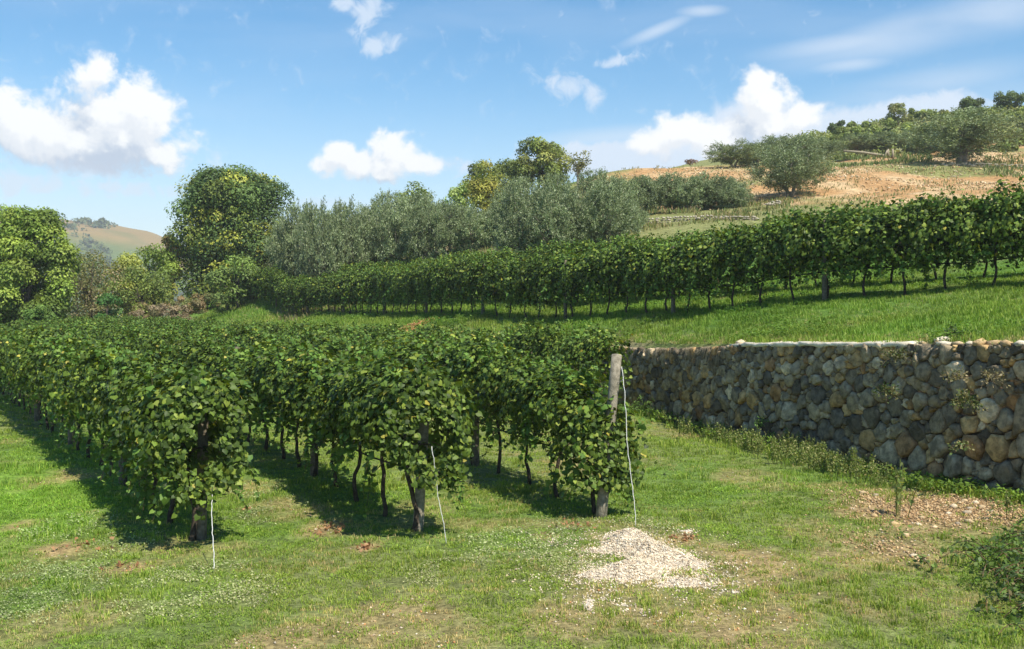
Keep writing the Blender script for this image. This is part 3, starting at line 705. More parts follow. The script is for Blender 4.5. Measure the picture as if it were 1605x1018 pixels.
# cap of the repaired stretch
ca = np.linspace(s_of_y(17.9), s_of_y(23.4), 40)
mb = MB(); V = []
for i, s in enumerate(ca):
    zt = wat(s)[2]; j = rng.normal(size=4) * .012
    for kk, (z, o) in enumerate(((zt - .045, .06), (zt + .035, .075), (zt + .05, -.38), (zt - .045, -.38))): V.append(wpt(s, z + j[kk], o + j[kk]))
n = len(ca); Q = [(4 * i + a, 4 * (i + 1) + a, 4 * (i + 1) + (a + 1) % 4, 4 * i + (a + 1) % 4) for i in range(n - 1) for a in range(4)] + [(0, 1, 2, 3), (4 * n - 1, 4 * n - 2, 4 * n - 3, 4 * n - 4)]
ob('cap', mesh_np('cap', np.array(V), np.array(Q), M['cap']), wall)
# loose coping stones on the rest of the wall top
def rock_mesh(seed, mat='rock', c=(.6, .5, .36), flat=.6, name='stone'):
    rg = np.random.default_rng(seed); import bmesh
    bm = bmesh.new(); bmesh.ops.create_icosphere(bm, subdivisions=1, radius=1)
    V = np.array([v.co[:] for v in bm.verts]); T = np.array([[v.index for v in f.verts] for f in bm.faces]); bm.free()
    V = V * (1 + .22 * rg.normal(size=(len(V), 1))).clip(.65, 1.4) * np.array((1, rg.uniform(.6, .9), flat * rg.uniform(.7, 1.1)))
    return mesh_np(name, V, T, M[mat], np.broadcast_to(c, (len(V), 3)))
RK = [rock_mesh(i, c=c) for i, c in enumerate([(.60,.47,.30),(.66,.56,.42),(.50,.36,.20),(.68,.62,.52),(.55,.40,.22),(.42,.36,.28)])]
for s in np.concatenate([np.arange(s_of_y(15.2), s_of_y(17.7), .26), np.arange(s_of_y(8), s_of_y(15.2), .45)]):
    b = wat(s); o = ob('coping_stone', random.choice(RK), wall, wpt(s, b[2] + .0, -.12 + rng.normal() * .06), random.uniform(0, 6)); k = rng.uniform(.1, .17); o.scale = (k * 1.2, k, k * .75)
b = P(1478, 533, 17.6); o = ob('boulder', RK[3], None, b, .4, (.26, .16, .13)); tag(o, 'pale boulder lying on the wall top beside a green tuft', 'boulder')
b = P(1162, 538, 23.5); o = ob('boulder', RK[1], None, b, .9, (.2, .16, .13)); tag(o, 'small pale boulder at the left end of the wall cap', 'boulder')

# ------------------------------------------------------------------ grass (geometry nodes instances of tufts)
def make_tuft(name, nb, h, spread, w, cols, bend=.5, mat='grass', seed=0):
    rg = np.random.default_rng(seed); mb = MB()
    for i in range(nb):
        a = rg.uniform(0, 6.28); r = spread * math.sqrt(rg.random()); b = np.array((math.cos(a) * r, math.sin(a) * r, -.01))
        hh = h * rg.uniform(.5, 1.15); dr = rg.uniform(0, 6.28); dv = np.array((math.cos(dr), math.sin(dr), 0)); sd = np.array((-dv[1], dv[0], 0)) * w * rg.uniform(.7, 1.3)
        be = bend * rg.uniform(.2, 1.2) * hh
        m_ = b + dv * be * .35 + np.array((0, 0, hh * .6)); t = b + dv * be + np.array((0, 0, hh * .95))
        c = np.array(cols[rg.integers(len(cols))]) * rg.uniform(.75, 1.25)
        mb.add([b - sd, b + sd, m_ + sd * .8, m_ - sd * .8, t], [(3, 2, 4)], [(0, 1, 2, 3)], c)
    return mb.mesh(name, M[mat])
def make_herb(name, nl, sz, spread, h, cols, seed=0):
    global rng
    rs = rng; rng = np.random.default_rng(seed); mb = MB()
    a = rng.uniform(0, 6.28, nl); r = spread * np.sqrt(rng.random(nl)); C = np.stack([np.cos(a) * r, np.sin(a) * r, rng.uniform(.1, 1, nl) * h], -1)
    leaves(mb, C, np.array((0, 0, 1)) + rng.normal(size=(nl, 3)) * .45, np.stack([np.cos(a), np.sin(a), 0 * a], -1) + rng.normal(size=(nl, 3)) * .4, sz * rng.uniform(.6, 1.3, nl), rcol(nl, cols, None, .2), QLEAF_V, QLEAF_T)
    me = mb.mesh(name, M['grass']); rng = rs; return me
def make_spike(name, n, h, seed):                      # seeding weed with upright spikes
    global rng
    rs = rng; rng = np.random.default_rng(seed); mb = MB()
    for i in range(n):
        a = rng.uniform(0, 6.28); b = np.array((math.cos(a), math.sin(a), 0)) * rng.uniform(0, .12); t = b * 2.0 + np.array((0, 0, h * rng.uniform(.6, 1.1)))
        k = np.linspace(0, 1, 5)[:, None]; pts = b * (1 - k) + t * k + np.array((0, 0, 0)) ; mb.tube(pts, .004, 3, (.16, .2, .06), cap=False)
        m_ = 14; kk = rng.uniform(.3, 1, m_); C = b * (1 - kk[:, None]) + t * kk[:, None] + rng.normal(size=(m_, 3)) * .012
        leaves(mb, C, rng.normal(size=(m_, 3)) + (0, 0, .4), rng.normal(size=(m_, 3)) + (0, 0, .5), .045 * rng.uniform(.6, 1.3, m_), rcol(m_, [(.22,.26,.10),(.16,.23,.07),(.30,.30,.14)], None, .15), QLEAF_V, QLEAF_T)
    me = mb.mesh(name, M['grass']); rng = rs; return me
gcol = bpy.data.collections.new('tuft_sources')
g1 = [(.155,.255,.042),(.20,.30,.05),(.12,.21,.035),(.27,.33,.09)]
src = []
def addsrc(me): o = bpy.data.objects.new('src%02d' % len(src), me); gcol.objects.link(o); src.append(o)
addsrc(make_tuft('t0', 24, .05, .11, .0045, g1, .9, seed=1))
addsrc(make_tuft('t1', 24, .065, .10, .0045, g1, .8, seed=2))
addsrc(make_herb('t2', 26, .032, .12, .04, [(.14,.24,.042),(.18,.28,.05)], 3))
addsrc(make_tuft('t3', 28, .12, .11, .0050, g1, .6, seed=4))            # taller grass
addsrc(make_herb('t4', 26, .036, .13, .07, [(.38,.41,.30),(.28,.33,.20),(.16,.25,.07)], 5))    # silvery herb
addsrc(make_tuft('t5', 20, .06, .11, .0036, [(.42,.36,.2),(.34,.30,.15),(.22,.25,.09)], .9, seed=6))  # dry
addsrc(make_herb('t6', 40, .05, .16, .16, [(.10,.185,.038),(.14,.24,.048)], 7))   # leafy weed
addsrc(make_spike('t7', 7, .42, 8))
def gn_scatter(name, Pn, rot, scl, idx, tint, label):
    me = bpy.data.meshes.new(name); n = len(Pn); me.vertices.add(n); me.vertices.foreach_set('co', np.asarray(Pn, np.float32).ravel())
    for nm, tp, arr, key in (('rotz', 'FLOAT', rot, 'value'), ('scl', 'FLOAT', scl, 'value'), ('idx', 'INT', idx, 'value')):
        a = me.attributes.new(nm, tp, 'POINT'); a.data.foreach_set(key, np.asarray(arr, np.int32 if tp == 'INT' else np.float32))
    a = me.attributes.new('tint', 'FLOAT_COLOR', 'POINT'); c = np.ones((n, 4), np.float32); c[:, :3] = tint; a.data.foreach_set('color', c.ravel())
    o = ob(name, me); tag(o, label, name.replace('_', ' ').split('.')[0], kind='stuff')
    t = bpy.data.node_groups.new(name + '_gn', 'GeometryNodeTree'); t.interface.new_socket('Geometry', in_out='INPUT', socket_type='NodeSocketGeometry'); t.interface.new_socket('Geometry', in_out='OUTPUT', socket_type='NodeSocketGeometry')
    a = N(t, 'NodeGroupInput'); b = N(t, 'NodeGroupOutput'); ip = N(t, 'GeometryNodeInstanceOnPoints'); ci = N(t, 'GeometryNodeCollectionInfo')
    ci.inputs['Collection'].default_value = gcol; ci.inputs['Separate Children'].default_value = True; ci.inputs['Reset Children'].default_value = True
    def at(nm, dt):
        x = N(t, 'GeometryNodeInputNamedAttribute', data_type=dt); x.inputs['Name'].default_value = nm; return x.outputs[0]
    L(t, a.outputs[0], ip.inputs['Points']); L(t, ci.outputs[0], ip.inputs['Instance']); ip.inputs['Pick Instance'].default_value = True
    L(t, at('idx', 'INT'), ip.inputs['Instance Index']); L(t, at('scl', 'FLOAT'), ip.inputs['Scale'])
    cx = N(t, 'ShaderNodeCombineXYZ'); L(t, at('rotz', 'FLOAT'), cx.inputs[2]); L(t, cx.outputs[0], ip.inputs['Rotation'])
    L(t, ip.outputs[0], b.inputs[0]); m = o.modifiers.new('scatter', 'NODES'); m.node_group = t
    return o
def wall_side(x, y):    # metres in front of the wall face (positive: lower field)
    s = s_of_y(y); return np.interp(s, Wd, WS[:, 0]) - x
def heap_h(x, y):
    w = (fbm(x + 50, y, .45, 4, 401) - .5)
    h = 0.2 * np.exp(-(((x - -0.02) / 0.24) ** 2 + ((y - 0.85) / 0.45) ** 2)) + 0.1 * np.exp(-(((x - 0.2) / 0.36) ** 2 + ((y - 0.25) / 0.46) ** 2)) + 0.075 * np.exp(-(((x - 0.5) / 0.34) ** 2 + ((y - -0.2) / 0.28) ** 2)) + 0.085 * np.exp(-(((x - -0.5) / 0.38) ** 2 + ((y - -0.62) / 0.3) ** 2)) + 0.08 * np.exp(-(((x - -0.05) / 0.36) ** 2 + ((y - -0.6) / 0.34) ** 2)) + 0.055 * np.exp(-(((x - 0.32) / 0.28) ** 2 + ((y - -1.1) / 0.15) ** 2)) + 0.042 * np.exp(-(((x - -0.1) / 0.3) ** 2 + ((y - -1.75) / 0.08) ** 2)) + 0.04 * np.exp(-(((x - -0.7) / 0.12) ** 2 + ((y - -0.1) / 0.1) ** 2))
    return h * (1 + 1.2 * w) + w * .13 - .042 + (fbm(x + 9, y, .12, 2, 402) - .5) * .05
def scatter_lower():
    pts = []
    for (y0, y1, dens) in ((6.5, 12, 150), (12, 17, 95), (17, 24, 42), (24, 34, 20), (34, 60, 3)):
        w = .56 * y1 + 1; n = int((y1 - y0) * 2 * w * dens); x = rng.uniform(-w, w, n); y = rng.uniform(y0, y1, n); keep = np.abs(x) < .54 * y + .6; pts.append(np.stack([x, y], -1)[keep])
    p = np.vstack(pts); x, y = p.T; wd = wall_side(x, y); k = wd > .1; x, y, wd = x[k], y[k], wd[k]
    sm = soil_mask(x, y); hm = herb_mask(x, y)
    hp = G0(1000, 880); heap = np.clip((heap_h(x - hp[0], y - hp[1]) + .012) * 60, 0, 1)
    k = (rng.random(len(x)) > sm * .9) & (rng.random(len(x)) > heap * .93)
    x, y, wd, sm, hm = x[k], y[k], wd[k], sm[k], hm[k]; n = len(x)
    f = fbm(x, y, 1.1, 3, 201); u = rng.random(n)
    idx = np.where(u < .45, 0, np.where(u < .75, 1, 2)); idx = np.where((f > .62) & (u > .8), 3, idx); idx = np.where((f < .36) & (u > .7), 5, idx)
    idx = np.where((hm > .3) & (rng.random(n) < hm * .75), 4, idx); idx = np.where((sm > .2) & (rng.random(n) < .4), 5, idx)
    scl = rng.uniform(.65, 1.15, n) * (1 + np.clip((y - 20) / 30, 0, 1.2)) * np.clip(.72 + (y - 10) / 25, .72, 1)
    foot = (wd < .55 + .4 * fbm(x, y, .8, 2, 203)); idx = np.where(foot & (rng.random(n) < .6), np.where(rng.random(n) < .5, 3, 6), idx); scl = np.where(foot, scl * 1.5, scl)
    bank = np.exp(-(((x - 8.0) / 1.9) ** 2 + ((y - 10.6) / 2.6) ** 2)); bk = rng.random(n) < bank * 1.1
    idx = np.where(bk, np.where(rng.random(n) < .45, 6, np.where(rng.random(n) < .6, 3, 5)), idx); scl = np.where(bk, scl * (1.15 + .7 * bank), scl)
    g_ = fbm(x, y, 3.5, 4, 71); tint = lerp(np.array((1.14, 1.14, .86)), np.array((1.36, 1.18, .95)), np.clip((g_ - .42) * 3, 0, 1))
    tint = lerp(tint, np.array((1.15, 1.3, .8)), np.clip(1.2 - np.hypot(x + 8.5, (y - 15) * .5) / 3.5, 0, 1))
    tint = tint * (.72 + .6 * fbm(x, y, .9, 3, 205))[:, None] * rng.uniform(.85, 1.15, (n, 1))
    tint[bk] *= .85
    z = zL(x, y)
    gn_scatter('meadow_grass', np.stack([x, y, z], -1), rng.uniform(0, 6.28, n), scl, idx, tint, 'short patchy green grass and clover covering the lower meadow')
    print('lower tufts', n)
scatter_lower()
def scatter_upper():
    n = 52000; s = rng.uniform(s_of_y(12), s_of_y(76), n); t = rng.uniform(0, 1, n) ** 1.1 * 14
    # nearer parts denser
    yb = wat(s)[:, 1]; k = rng.random(n) < np.clip(22 / yb, .15, 1); s, t = s[k], t[k]
    b = wat(s); tn = wtan(s); x = b[:, 0] + tn[:, 1] * .2 + DD[0] * t; y = b[:, 1] - tn[:, 0] * .2 + DD[1] * t; n = len(x)
    z = zU(x, y) + (fbm(x, y, 2.0, 3, 81) - .5) * np.clip(t / 2, 0, 1) * .22 - .02
    u = rng.random(n); f = fbm(x, y, 1.6, 3, 211)
    idx = np.where(u < .35, 3, 1); idx = np.where((f > .6) & (u > .8), 6, idx)
    dry = (t < .9) | (fbm(x, y, 3, 3, 212) < .36); idx = np.where(dry & (rng.random(n) < .4), 5, idx)
    scl = rng.uniform(.8, 1.3, n) * (1 + np.clip((y - 25) / 40, 0, 1))
    tint = 1.02 * lerp(np.array((.95, 1.05, .8)), np.array((1.2, 1.1, .95)), np.clip((fbm(x, y, 4, 4, 91) - .42) * 3, 0, 1)) * (.75 + .5 * fbm(x, y, 1.2, 3, 213))[:, None]
    gn_scatter('terrace_grass', np.stack([x, y, z], -1), rng.uniform(0, 6.28, n), scl, idx, tint, 'longer green grass on the sloping bank above the stone wall')
    print('upper tufts', n)
scatter_upper()
# weeds along the foot of the wall
def weeds():
    Pn, ix, sc_, ti = [], [], [], []
    for (pa, pb, ya, yb, n) in ((1130, 1345, 690, 745, 150), (1355, 1395, 735, 765, 14), (1035, 1130, 655, 690, 30)):
        for i in range(n):
            q = G0(rng.uniform(pa, pb), 0 + rng.uniform(0, 1) * 0 + (ya + yb) / 2); u = (i + .5) / n
            q = G0(pa + (pb - pa) * u + rng.normal() * 6, ya + (yb - ya) * u + rng.normal() * 6 + 4)
            if wall_side(q[0], q[1]) < .15: q[0] -= .4
            Pn.append((q[0], q[1], float(zL(q[0], q[1])))); ix.append(7 if rng.random() < .7 else 3); sc_.append(rng.uniform(.5, 1.15)); ti.append((1.1, 1.1, .95))
    for i in range(260):
        q = np.array((rng.normal(8.1, .9), rng.normal(10.8, 1.5))); 
        if wall_side(q[0], q[1]) < .2: continue
        Pn.append((q[0], q[1], float(zL(*q)))); ix.append(rng.choice((7, 6, 3, 5, 4))); sc_.append(rng.uniform(.8, 1.9)); k = rng.uniform(.6, 1.1); ti.append((k, k, k * .9))
    gn_scatter('wall_foot_weeds', Pn, rng.uniform(0, 6.28, len(Pn)), sc_, ix, np.array(ti), 'seeding pale green weeds along the foot of the stone wall')
weeds()
def bramble():
    mb = MB(); st = MB()
    for i in range(260):
        x, y = rng.normal(6.2, .8), rng.normal(9.9, 1.0)
        if wall_side(x, y) < .35 or x < 4.6: continue
        z = float(zL(x, y)); L_ = rng.uniform(.3, .8); a = rng.uniform(0, 6.28); dv = np.array((math.cos(a), math.sin(a), 0)); k = np.linspace(0, 1, 7)[:, None]
        pts = np.array((x, y, z)) + dv * L_ * k + np.array((0, 0, 1)) * (L_ * 1.3 * k - L_ * 1.15 * k * k); st.tube(pts, .005, 4, (1.6, 1.3, .9), cap=False)
        m_ = 34; kk = rng.uniform(.05, 1, m_)[:, None]; C = np.array((x, y, z)) + dv * L_ * kk + np.array((0, 0, 1)) * (L_ * 1.3 * kk - L_ * 1.15 * kk * kk) + rng.normal(size=(m_, 3)) * .035
        leaves(mb, C, rng.normal(size=(m_, 3)) * .7 + (0, 0, .8), rng.normal(size=(m_, 3)), .07 * rng.uniform(.5, 1.2, m_), rcol(m_, [(.09,.15,.035),(.13,.20,.045),(.06,.10,.03),(.22,.18,.09)], [.35,.3,.25,.1], .2), QLEAF_V, QLEAF_T)  # dark leaf tones stand in for the shadow cast over this corner
    e = empty('bramble', (6.6, 10.6, 0)); tag(e, 'tangled bramble and weeds at the bottom right corner, shade painted into the leaves', 'bramble')
    o = np.array((6.6, 10.6, 0)); st.V = [v - o for v in st.V]; mb.V = [v - o for v in mb.V]
    tag(ob('stems', st.mesh('stems', M['bark']), e), kind='stuff'); tag(ob('foliage', mb.mesh('foliage', M['tree_leaf']), e), kind='stuff')
bramble()
# weeds rooted in the wall
def wall_plant(px, py, d, w, h, cols, label, nl=260, droop=.3, kind='wall_weed'):
    e = empty(kind, P(px, py, d)); tag(e, label, 'weed')
    mb = MB(); st = MB()
    for i in range(14):
        a = rng.uniform(-1, 1); dv = unit(np.array((a * w, -.25, rng.uniform(.1, 1) * h - droop * h))); k = np.linspace(0, 1, 6)[:, None]; ln = rng.uniform(.5, 1) * max(w, h)
        pts = dv * ln * k + np.array((0, 0, -droop * ln)) * k * k; st.tube(pts, .004, 3, (1.5, 1.4, 1), cap=False)
        m_ = nl // 14; kk = rng.uniform(.15, 1, m_)[:, None]; C = dv * ln * kk + np.array((0, 0, -droop * ln)) * kk * kk + rng.normal(size=(m_, 3)) * .03
        leaves(mb, C, rng.normal(size=(m_, 3)) + (0, -.4, .6), rng.normal(size=(m_, 3)) * .6 + dv, .055 * rng.uniform(.5, 1.2, m_), rcol(m_, cols, None, .2), QLEAF_V, QLEAF_T)
    tag(ob('stems', st.mesh('stems', M['bark']), e), kind='stuff'); f = ob('foliage', mb.mesh('foliage', M['tree_leaf']), e); tag(f, kind='stuff')
GC = [(.14,.17,.05),(.09,.14,.04),(.24,.22,.09)]
wall_plant(1385, 612, 17.6, .35, .3, GC, 'small green weed rooted in the middle of the wall')
wall_plant(1398, 560, 17.3, .45, .45, [(.09,.12,.04),(.16,.15,.07)], 'dark weed spilling over the wall top where the cap ends', 360)
wall_plant(1510, 625, 15.9, .42, .4, GC, 'yellowish bushy weed sprouting from the wall face at right', 420)
wall_plant(1490, 590, 16.0, .3, .35, [(.28,.23,.12),(.16,.17,.07)], 'thin dry weed above the bushy weed on the wall', 160)
wall_plant(1550, 590, 15.6, .3, .4, [(.34,.28,.16),(.2,.18,.09)], 'pale dry weed on the wall near the right edge', 120)
wall_plant(1188, 668, 21.6, .22, .3, [(.1,.2,.04),(.14,.24,.05)], 'bright green sprig growing low on the wall', 160, .0)
wall_plant(1000, 640, 25.5, .5, .5, [(.12,.2,.04),(.09,.16,.035)], 'green weed clump against the wall behind the end post', 300, .1)
wall_plant(1505, 527, 17.9, .55, .16, [(.05,.10,.025),(.08,.14,.03)], 'dark green low bush on the bank by the pale boulder', 500, 0)
wall_plant(1500, 700, 15.6, .3, .3, GC, 'faint weed low on the shaded wall at right', 120)
# dry grass hanging over the wall top
mb = MB()
for i in range(620):
    s = rng.uniform(s_of_y(23.3), s_of_y(31.5)); 
    if fbm(s, 0, .7, 2, 301) < .50: continue
    b = wat(s); ln = rng.uniform(.05, .6) ** 1.6 * 1.4 * (.5 + fbm(s, 3, 1.3, 2, 302)); t = wtan(s); n_ = np.array((-t[1], t[0], 0)); o = np.array((b[0], b[1], b[2])) + n_ * rng.uniform(-.25, .02)
    k = np.linspace(0, 1, 4)[:, None]; pts = o + n_ * (.26 * k ** .6) + np.array((0, 0, 1)) * (.10 * k - (ln + .1) * k ** 2) + np.array((t[0], t[1], 0)) * rng.normal() * .25 * k
    sd = np.array((t[0], t[1], 0)) * .005 * rng.uniform(.5, 1.4); V = np.concatenate([pts - sd, pts + sd]); Q = [(j, j + 1, j + 5, j + 4) for j in range(3)]
    mb.add(V, None, Q, np.array((.50, .40, .25)) * rng.uniform(.45, 1.15))
tag(ob('dry_hanging_grass', mb.mesh('dry_hanging_grass', M['dry'])), 'dry straw coloured grass hanging over the left end of the wall', 'dry grass', kind='stuff')

# ------------------------------------------------------------------ gravel heap and rubble
hp = G0(1000, 880); nn_ = 70
gx, gy = np.meshgrid(np.linspace(-1.15, 1.15, nn_), np.linspace(-2.0, 1.75, nn_ + 20))
hh = heap_h(gx, gy); zz = zL(gx + hp[0], gy + hp[1]) + hh
idx = np.arange(gx.size).reshape(gx.shape); Q = np.stack([idx[:-1, :-1], idx[:-1, 1:], idx[1:, 1:], idx[1:, :-1]], -1).reshape(-1, 4)
ok = (hh.ravel()[Q].max(1) > -.005); 
hv = np.stack([gx, gy, zz], -1).reshape(-1, 3)
heap = empty('gravel_heap', (hp[0], hp[1], 0)); tag(heap, 'pale spill of crushed limestone gravel heaped by the leaning end post', 'gravel heap')
ob('mound', mesh_np('mound', hv, Q[ok], M['gravel'], None, True), heap)
def chips(n, fx, mat, cols, smin, smax, name, parent=None, label=None, cat=None):
    mb = MB(); oct_v = np.array([(1,0,0),(-1,0,0),(0,1,0),(0,-1,0),(0,0,1),(0,0,-1)]); oct_t = np.array([(0,2,4),(2,1,4),(1,3,4),(3,0,4),(2,0,5),(1,2,5),(3,1,5),(0,3,5)])
    P_ = fx(n); n = len(P_); S = rng.uniform(smin, smax, n) ; V = oct_v[None] * (1 + .3 * rng.normal(size=(n, 6, 1))).clip(.5, 1.6) * S[:, None, None] * np.array((1, .8, .6))
    a = rng.uniform(0, 6.28, n); c, s = np.cos(a), np.sin(a); X_ = V[..., 0] * c[:, None] - V[..., 1] * s[:, None]; Y_ = V[..., 0] * s[:, None] + V[..., 1] * c[:, None]
    V = np.stack([X_, Y_, V[..., 2]], -1) + P_[:, None]
    mb.add(V.reshape(-1, 3), (oct_t[None] + (np.arange(n) * 6)[:, None, None]).reshape(-1, 3), None, np.repeat(rcol(n, cols, None, .15), 6, axis=0))
    o = ob(name, mb.mesh(name, M[mat]), parent); tag(o, label, cat, kind='stuff'); return o
def fheap(n):
    x = rng.normal(0, .55, n * 2); y = rng.normal(-.1, .95, n * 2); h = heap_h(x, y); k = (h > -.015) | (rng.random(n * 2) < .05 + .25 * (h > -.05)); x, y, h = x[k], y[k], h[k]
    return np.stack([x, y, zL(x + hp[0], y + hp[1]) + np.maximum(h, 0) + .004], -1)
chips(9000, fheap, 'rock', [(.72,.63,.50),(.64,.54,.41),(.80,.73,.61),(.54,.43,.31)], .006, .02, 'gravel', heap)
def frub(n):
    out = []
    for (a, b, r, k) in ((1430,810,.9,1),(1500,800,.9,1.3),(1545,812,.6,1),(1370,785,.5,.5),(1385,860,.5,.3)):
        c = G0(a, b); m_ = int(n * k / 4); x = rng.normal(c[0], r * .6, m_); y = rng.normal(c[1], r * .9, m_); kk = wall_side(x, y) > .1; x, y = x[kk], y[kk]; out.append(np.stack([x, y, zL(x, y) + .008], -1))
    return np.vstack(out)
chips(3600, frub, 'rock', [(.48,.33,.18),(.62,.47,.29),(.38,.25,.13),(.30,.21,.12)], .010, .03, 'rubble_chips', None, 'small ochre stone chips strewn over bare soil before the wall', 'rubble')
def fall(n):
    y = rng.uniform(7.5, 20, n); x = rng.uniform(-.52, .42, n) * y; k = (soil_mask(x, y) > .35) & (wall_side(x, y) > .2); x, y = x[k], y[k]; return np.stack([x, y, zL(x, y) + .004], -1)
chips(9000, fall, 'rock', [(.55,.38,.22),(.62,.5,.36),(.7,.62,.5),(.5,.26,.12)], .006, .02, 'loose_grit', None, 'small reddish and pale grit on bare patches of the meadow', 'grit')
# individual rubble stones
rub = [(1354,742),(1356,745),(1362,788),(1352,778),(1372,782),(1405,768),(1410,772),(1420,806),(1450,800),(1470,802),(1482,800),(1495,803),(1505,798),(1492,782),(1500,780),(1512,795),(1520,806),(1530,800),(1540,806),(1478,775),(1565,798),(1570,795),(1552,812),(1380,836),(1418,845),(1422,847),(1370,815),(1520,830),(1500,832),(1432,877),(1445,818),(1460,812),(1402,828),(1548,822),(1515,812),(1487,812),(1335,800),(1360,806),(1560,806),(1526,790),(1508,788),(1440,830),(1465,835)]
for i, (a, b) in enumerate(rub):
    q = G0(a, b); 
    if wall_side(q[0], q[1]) < .12: q[0] -= .2
    s_ = rng.uniform(.03, .075); o = ob('rubble_stone', RK[(0, 2, 4, 0, 5, 1)[i % 6]], None, (q[0], q[1], float(zL(q[0], q[1])) + s_ * .25), rng.uniform(0, 6), (s_ * 1.2, s_, s_))
    tag(o, 'ochre rubble stone lying loose on the bare soil in front of the wall', 'stone', 'loose rubble stones at the foot of the wall')
# reddish clods and fallen leaves
def leafpile(px, py, r, n, label, cols=((.36,.19,.09),(.46,.28,.15),(.30,.16,.08))):
    mb = MB(); n = int(n * 1.6); r = r * 1.35; a = rng.uniform(0, 6.28, n); rr = r * rng.random(n); c = G0(px, py); C = np.stack([np.cos(a) * rr, np.sin(a) * rr * 1.2, 0 * a], -1)
    C[:, 2] = zL(C[:, 0] + c[0], C[:, 1] + c[1]) + rng.uniform(.015, .045, n)
    leaves(mb, C, rng.normal(size=(n, 3)) * .6 + (0, 0, 1), rng.normal(size=(n, 3)), .05 * rng.uniform(.5, 1.2, n), rcol(n, list(cols), None, .15))
    tag(ob('fallen_leaves', mb.mesh('fallen_leaves', M['dry']), None, (c[0], c[1], 0)), label, 'leaves', kind='stuff')
leafpile(574, 857, .13, 22, 'rusty fallen leaves left of the middle end post')
leafpile(514, 826, .26, 26, 'orange fallen leaves on the grass between left and middle rows')
leafpile(385, 798, .1, 9, 'few orange leaves on the grass beside the leftmost row')
leafpile(1076, 848, .16, 24, 'rusty fallen leaves right of the gravel heap')
leafpile(905, 826, .3, 20, 'orange leaves in the grass left of the gravel heap top')
leafpile(190, 885, .18, 14, 'orange leaves on the grass left of the leftmost end post')
leafpile(130, 855, .35, 16, 'scattered orange leaves on the far left grass')

# ------------------------------------------------------------------ trees
def cyl_branch(mb, p0, p1, r0, r1, C, wob=.06, n=6):
    k = np.linspace(0, 1, n)[:, None]; ln = np.linalg.norm(p1 - p0); w = rng.normal(size=(n, 3)) * wob * ln * .3; w[0] = 0
    pts = p0 * (1 - k) + p1 * k + w; mb.tube(pts, r0 + (r1 - r0) * k[:, 0], 6, C, jit=.05); return pts
def broad_crown(w, dp, h, bot, nblob, nleaf, leaf, cols, wts, shape=1.0, rb=(.16, .26), seed=0, asym=0.0, LV=QLEAF_V, up=.3, skirt=False):
    """crown of leaf clumps; returns (crown mesh builder, blob centres)"""
    mb = MB(); cz_ = (bot + h) / 2; hh = (h - bot) / 2; B = []
    for i in range(nblob):
        v = unit(rng.normal(size=3)); rr = rng.uniform(.5, .82) if i > nblob * .3 else rng.uniform(0, .55)
        x = v[0] * w / 2 * rr; y = v[1] * dp / 2 * rr; z = v[2] * hh * rr
        fac = 1 - .35 * max(0, -z / hh)
        if skirt:
            zn = rng.uniform(-.92, .86); a_ = rng.uniform(0, 6.28); hr = math.sqrt(max(0, 1 - max(0, zn) ** 1.7)) * (1 - .12 * max(0, -zn)) * math.sqrt(rng.uniform(.1, 1)) * rng.uniform(.74, .94)
            x, y, z, fac = math.cos(a_) * hr * w / 2, math.sin(a_) * hr * dp / 2, zn * hh, 1
        B.append((x * fac + asym * z, y * fac, cz_ + z, rng.uniform(*rb) * min(w, 2 * hh)))
    B = np.array(B); per = (B[:, 3] ** 2); per = per / per.sum()
    bi = rng.choice(nblob, nleaf, p=per); v = unit(rng.normal(size=(nleaf, 3))); v[:, 2] = np.where((v[:, 2] < -.3) & (rng.random(nleaf) < .6), -v[:, 2], v[:, 2])
    rad = B[bi, 3] * (1 + .28 * (vnoise(v[:, 0] * 3 + bi * 7.3, v[:, 1] * 3 + v[:, 2] * 4, seed) - .5) * 2) * (1 - .35 * rng.random(nleaf) ** 2)
    C = B[bi, :3] + v * rad[:, None] * np.array((1, 1, .85))
    bc = rcol(nblob, cols, wts, .18)
    col = bc[bi] * (1 + .2 * rng.normal(size=(nleaf, 1))).clip(.5, 1.6)
    leaves(mb, C, v + rng.normal(size=(nleaf, 3)) * .45 + (0, 0, up), rng.normal(size=(nleaf, 3)) * .8 + v * .4 + (0, 0, -.5), leaf * 1.15 * rng.uniform(.6, 1.35, nleaf), col, LV, QLEAF_T)
    return mb, B
def tree(name, px, d, top_py, w_px, label, cols, wts=None, nblob=30, nleaf=6000, leaf=.22, bot_f=.12, up=True, group=None, cat='tree', asym=0, rb=(.16, .26), base_py=None, seed=0, tmat='bark', dp_f=.85, skirt=False, LV=QLEAF_V, twigs=0):
    t_ = P(px, top_py, d)
    z = zUs(t_[0], d) if up else float(zL(t_[0], d))
    if base_py is not None: z = P(px, base_py, d)[2]
    h = t_[2] - z; w = w_px / F * d
    e = empty(name, (t_[0], d, z)); tag(e, label, cat, group)
    mb, B = broad_crown(w, w * dp_f, h, h * bot_f, nblob, nleaf, leaf, cols, wts, seed=seed, asym=asym, rb=rb, skirt=skirt, LV=LV)
    f = ob('crown', mb.mesh('crown', M['tree_leaf']), e); tag(f, kind='stuff')
    tb = MB(); cyl_branch(tb, np.array((0, 0, -.3)), np.array((asym * h * .2, 0, h * .55)), .035 * h, .018 * h, (1, 1, 1), .03, 8)
    for b in B[rng.choice(len(B), min(12, len(B)), replace=False)]: cyl_branch(tb, np.array((0, 0, h * rng.uniform(.15, .5))), b[:3], .014 * h, .005 * h, (1, 1, 1), .12)
    ob('trunk', tb.mesh('trunk', M[tmat], True), e)
    return e
WAL = [(.11,.175,.045),(.19,.245,.045),(.31,.33,.055),(.075,.125,.035)]
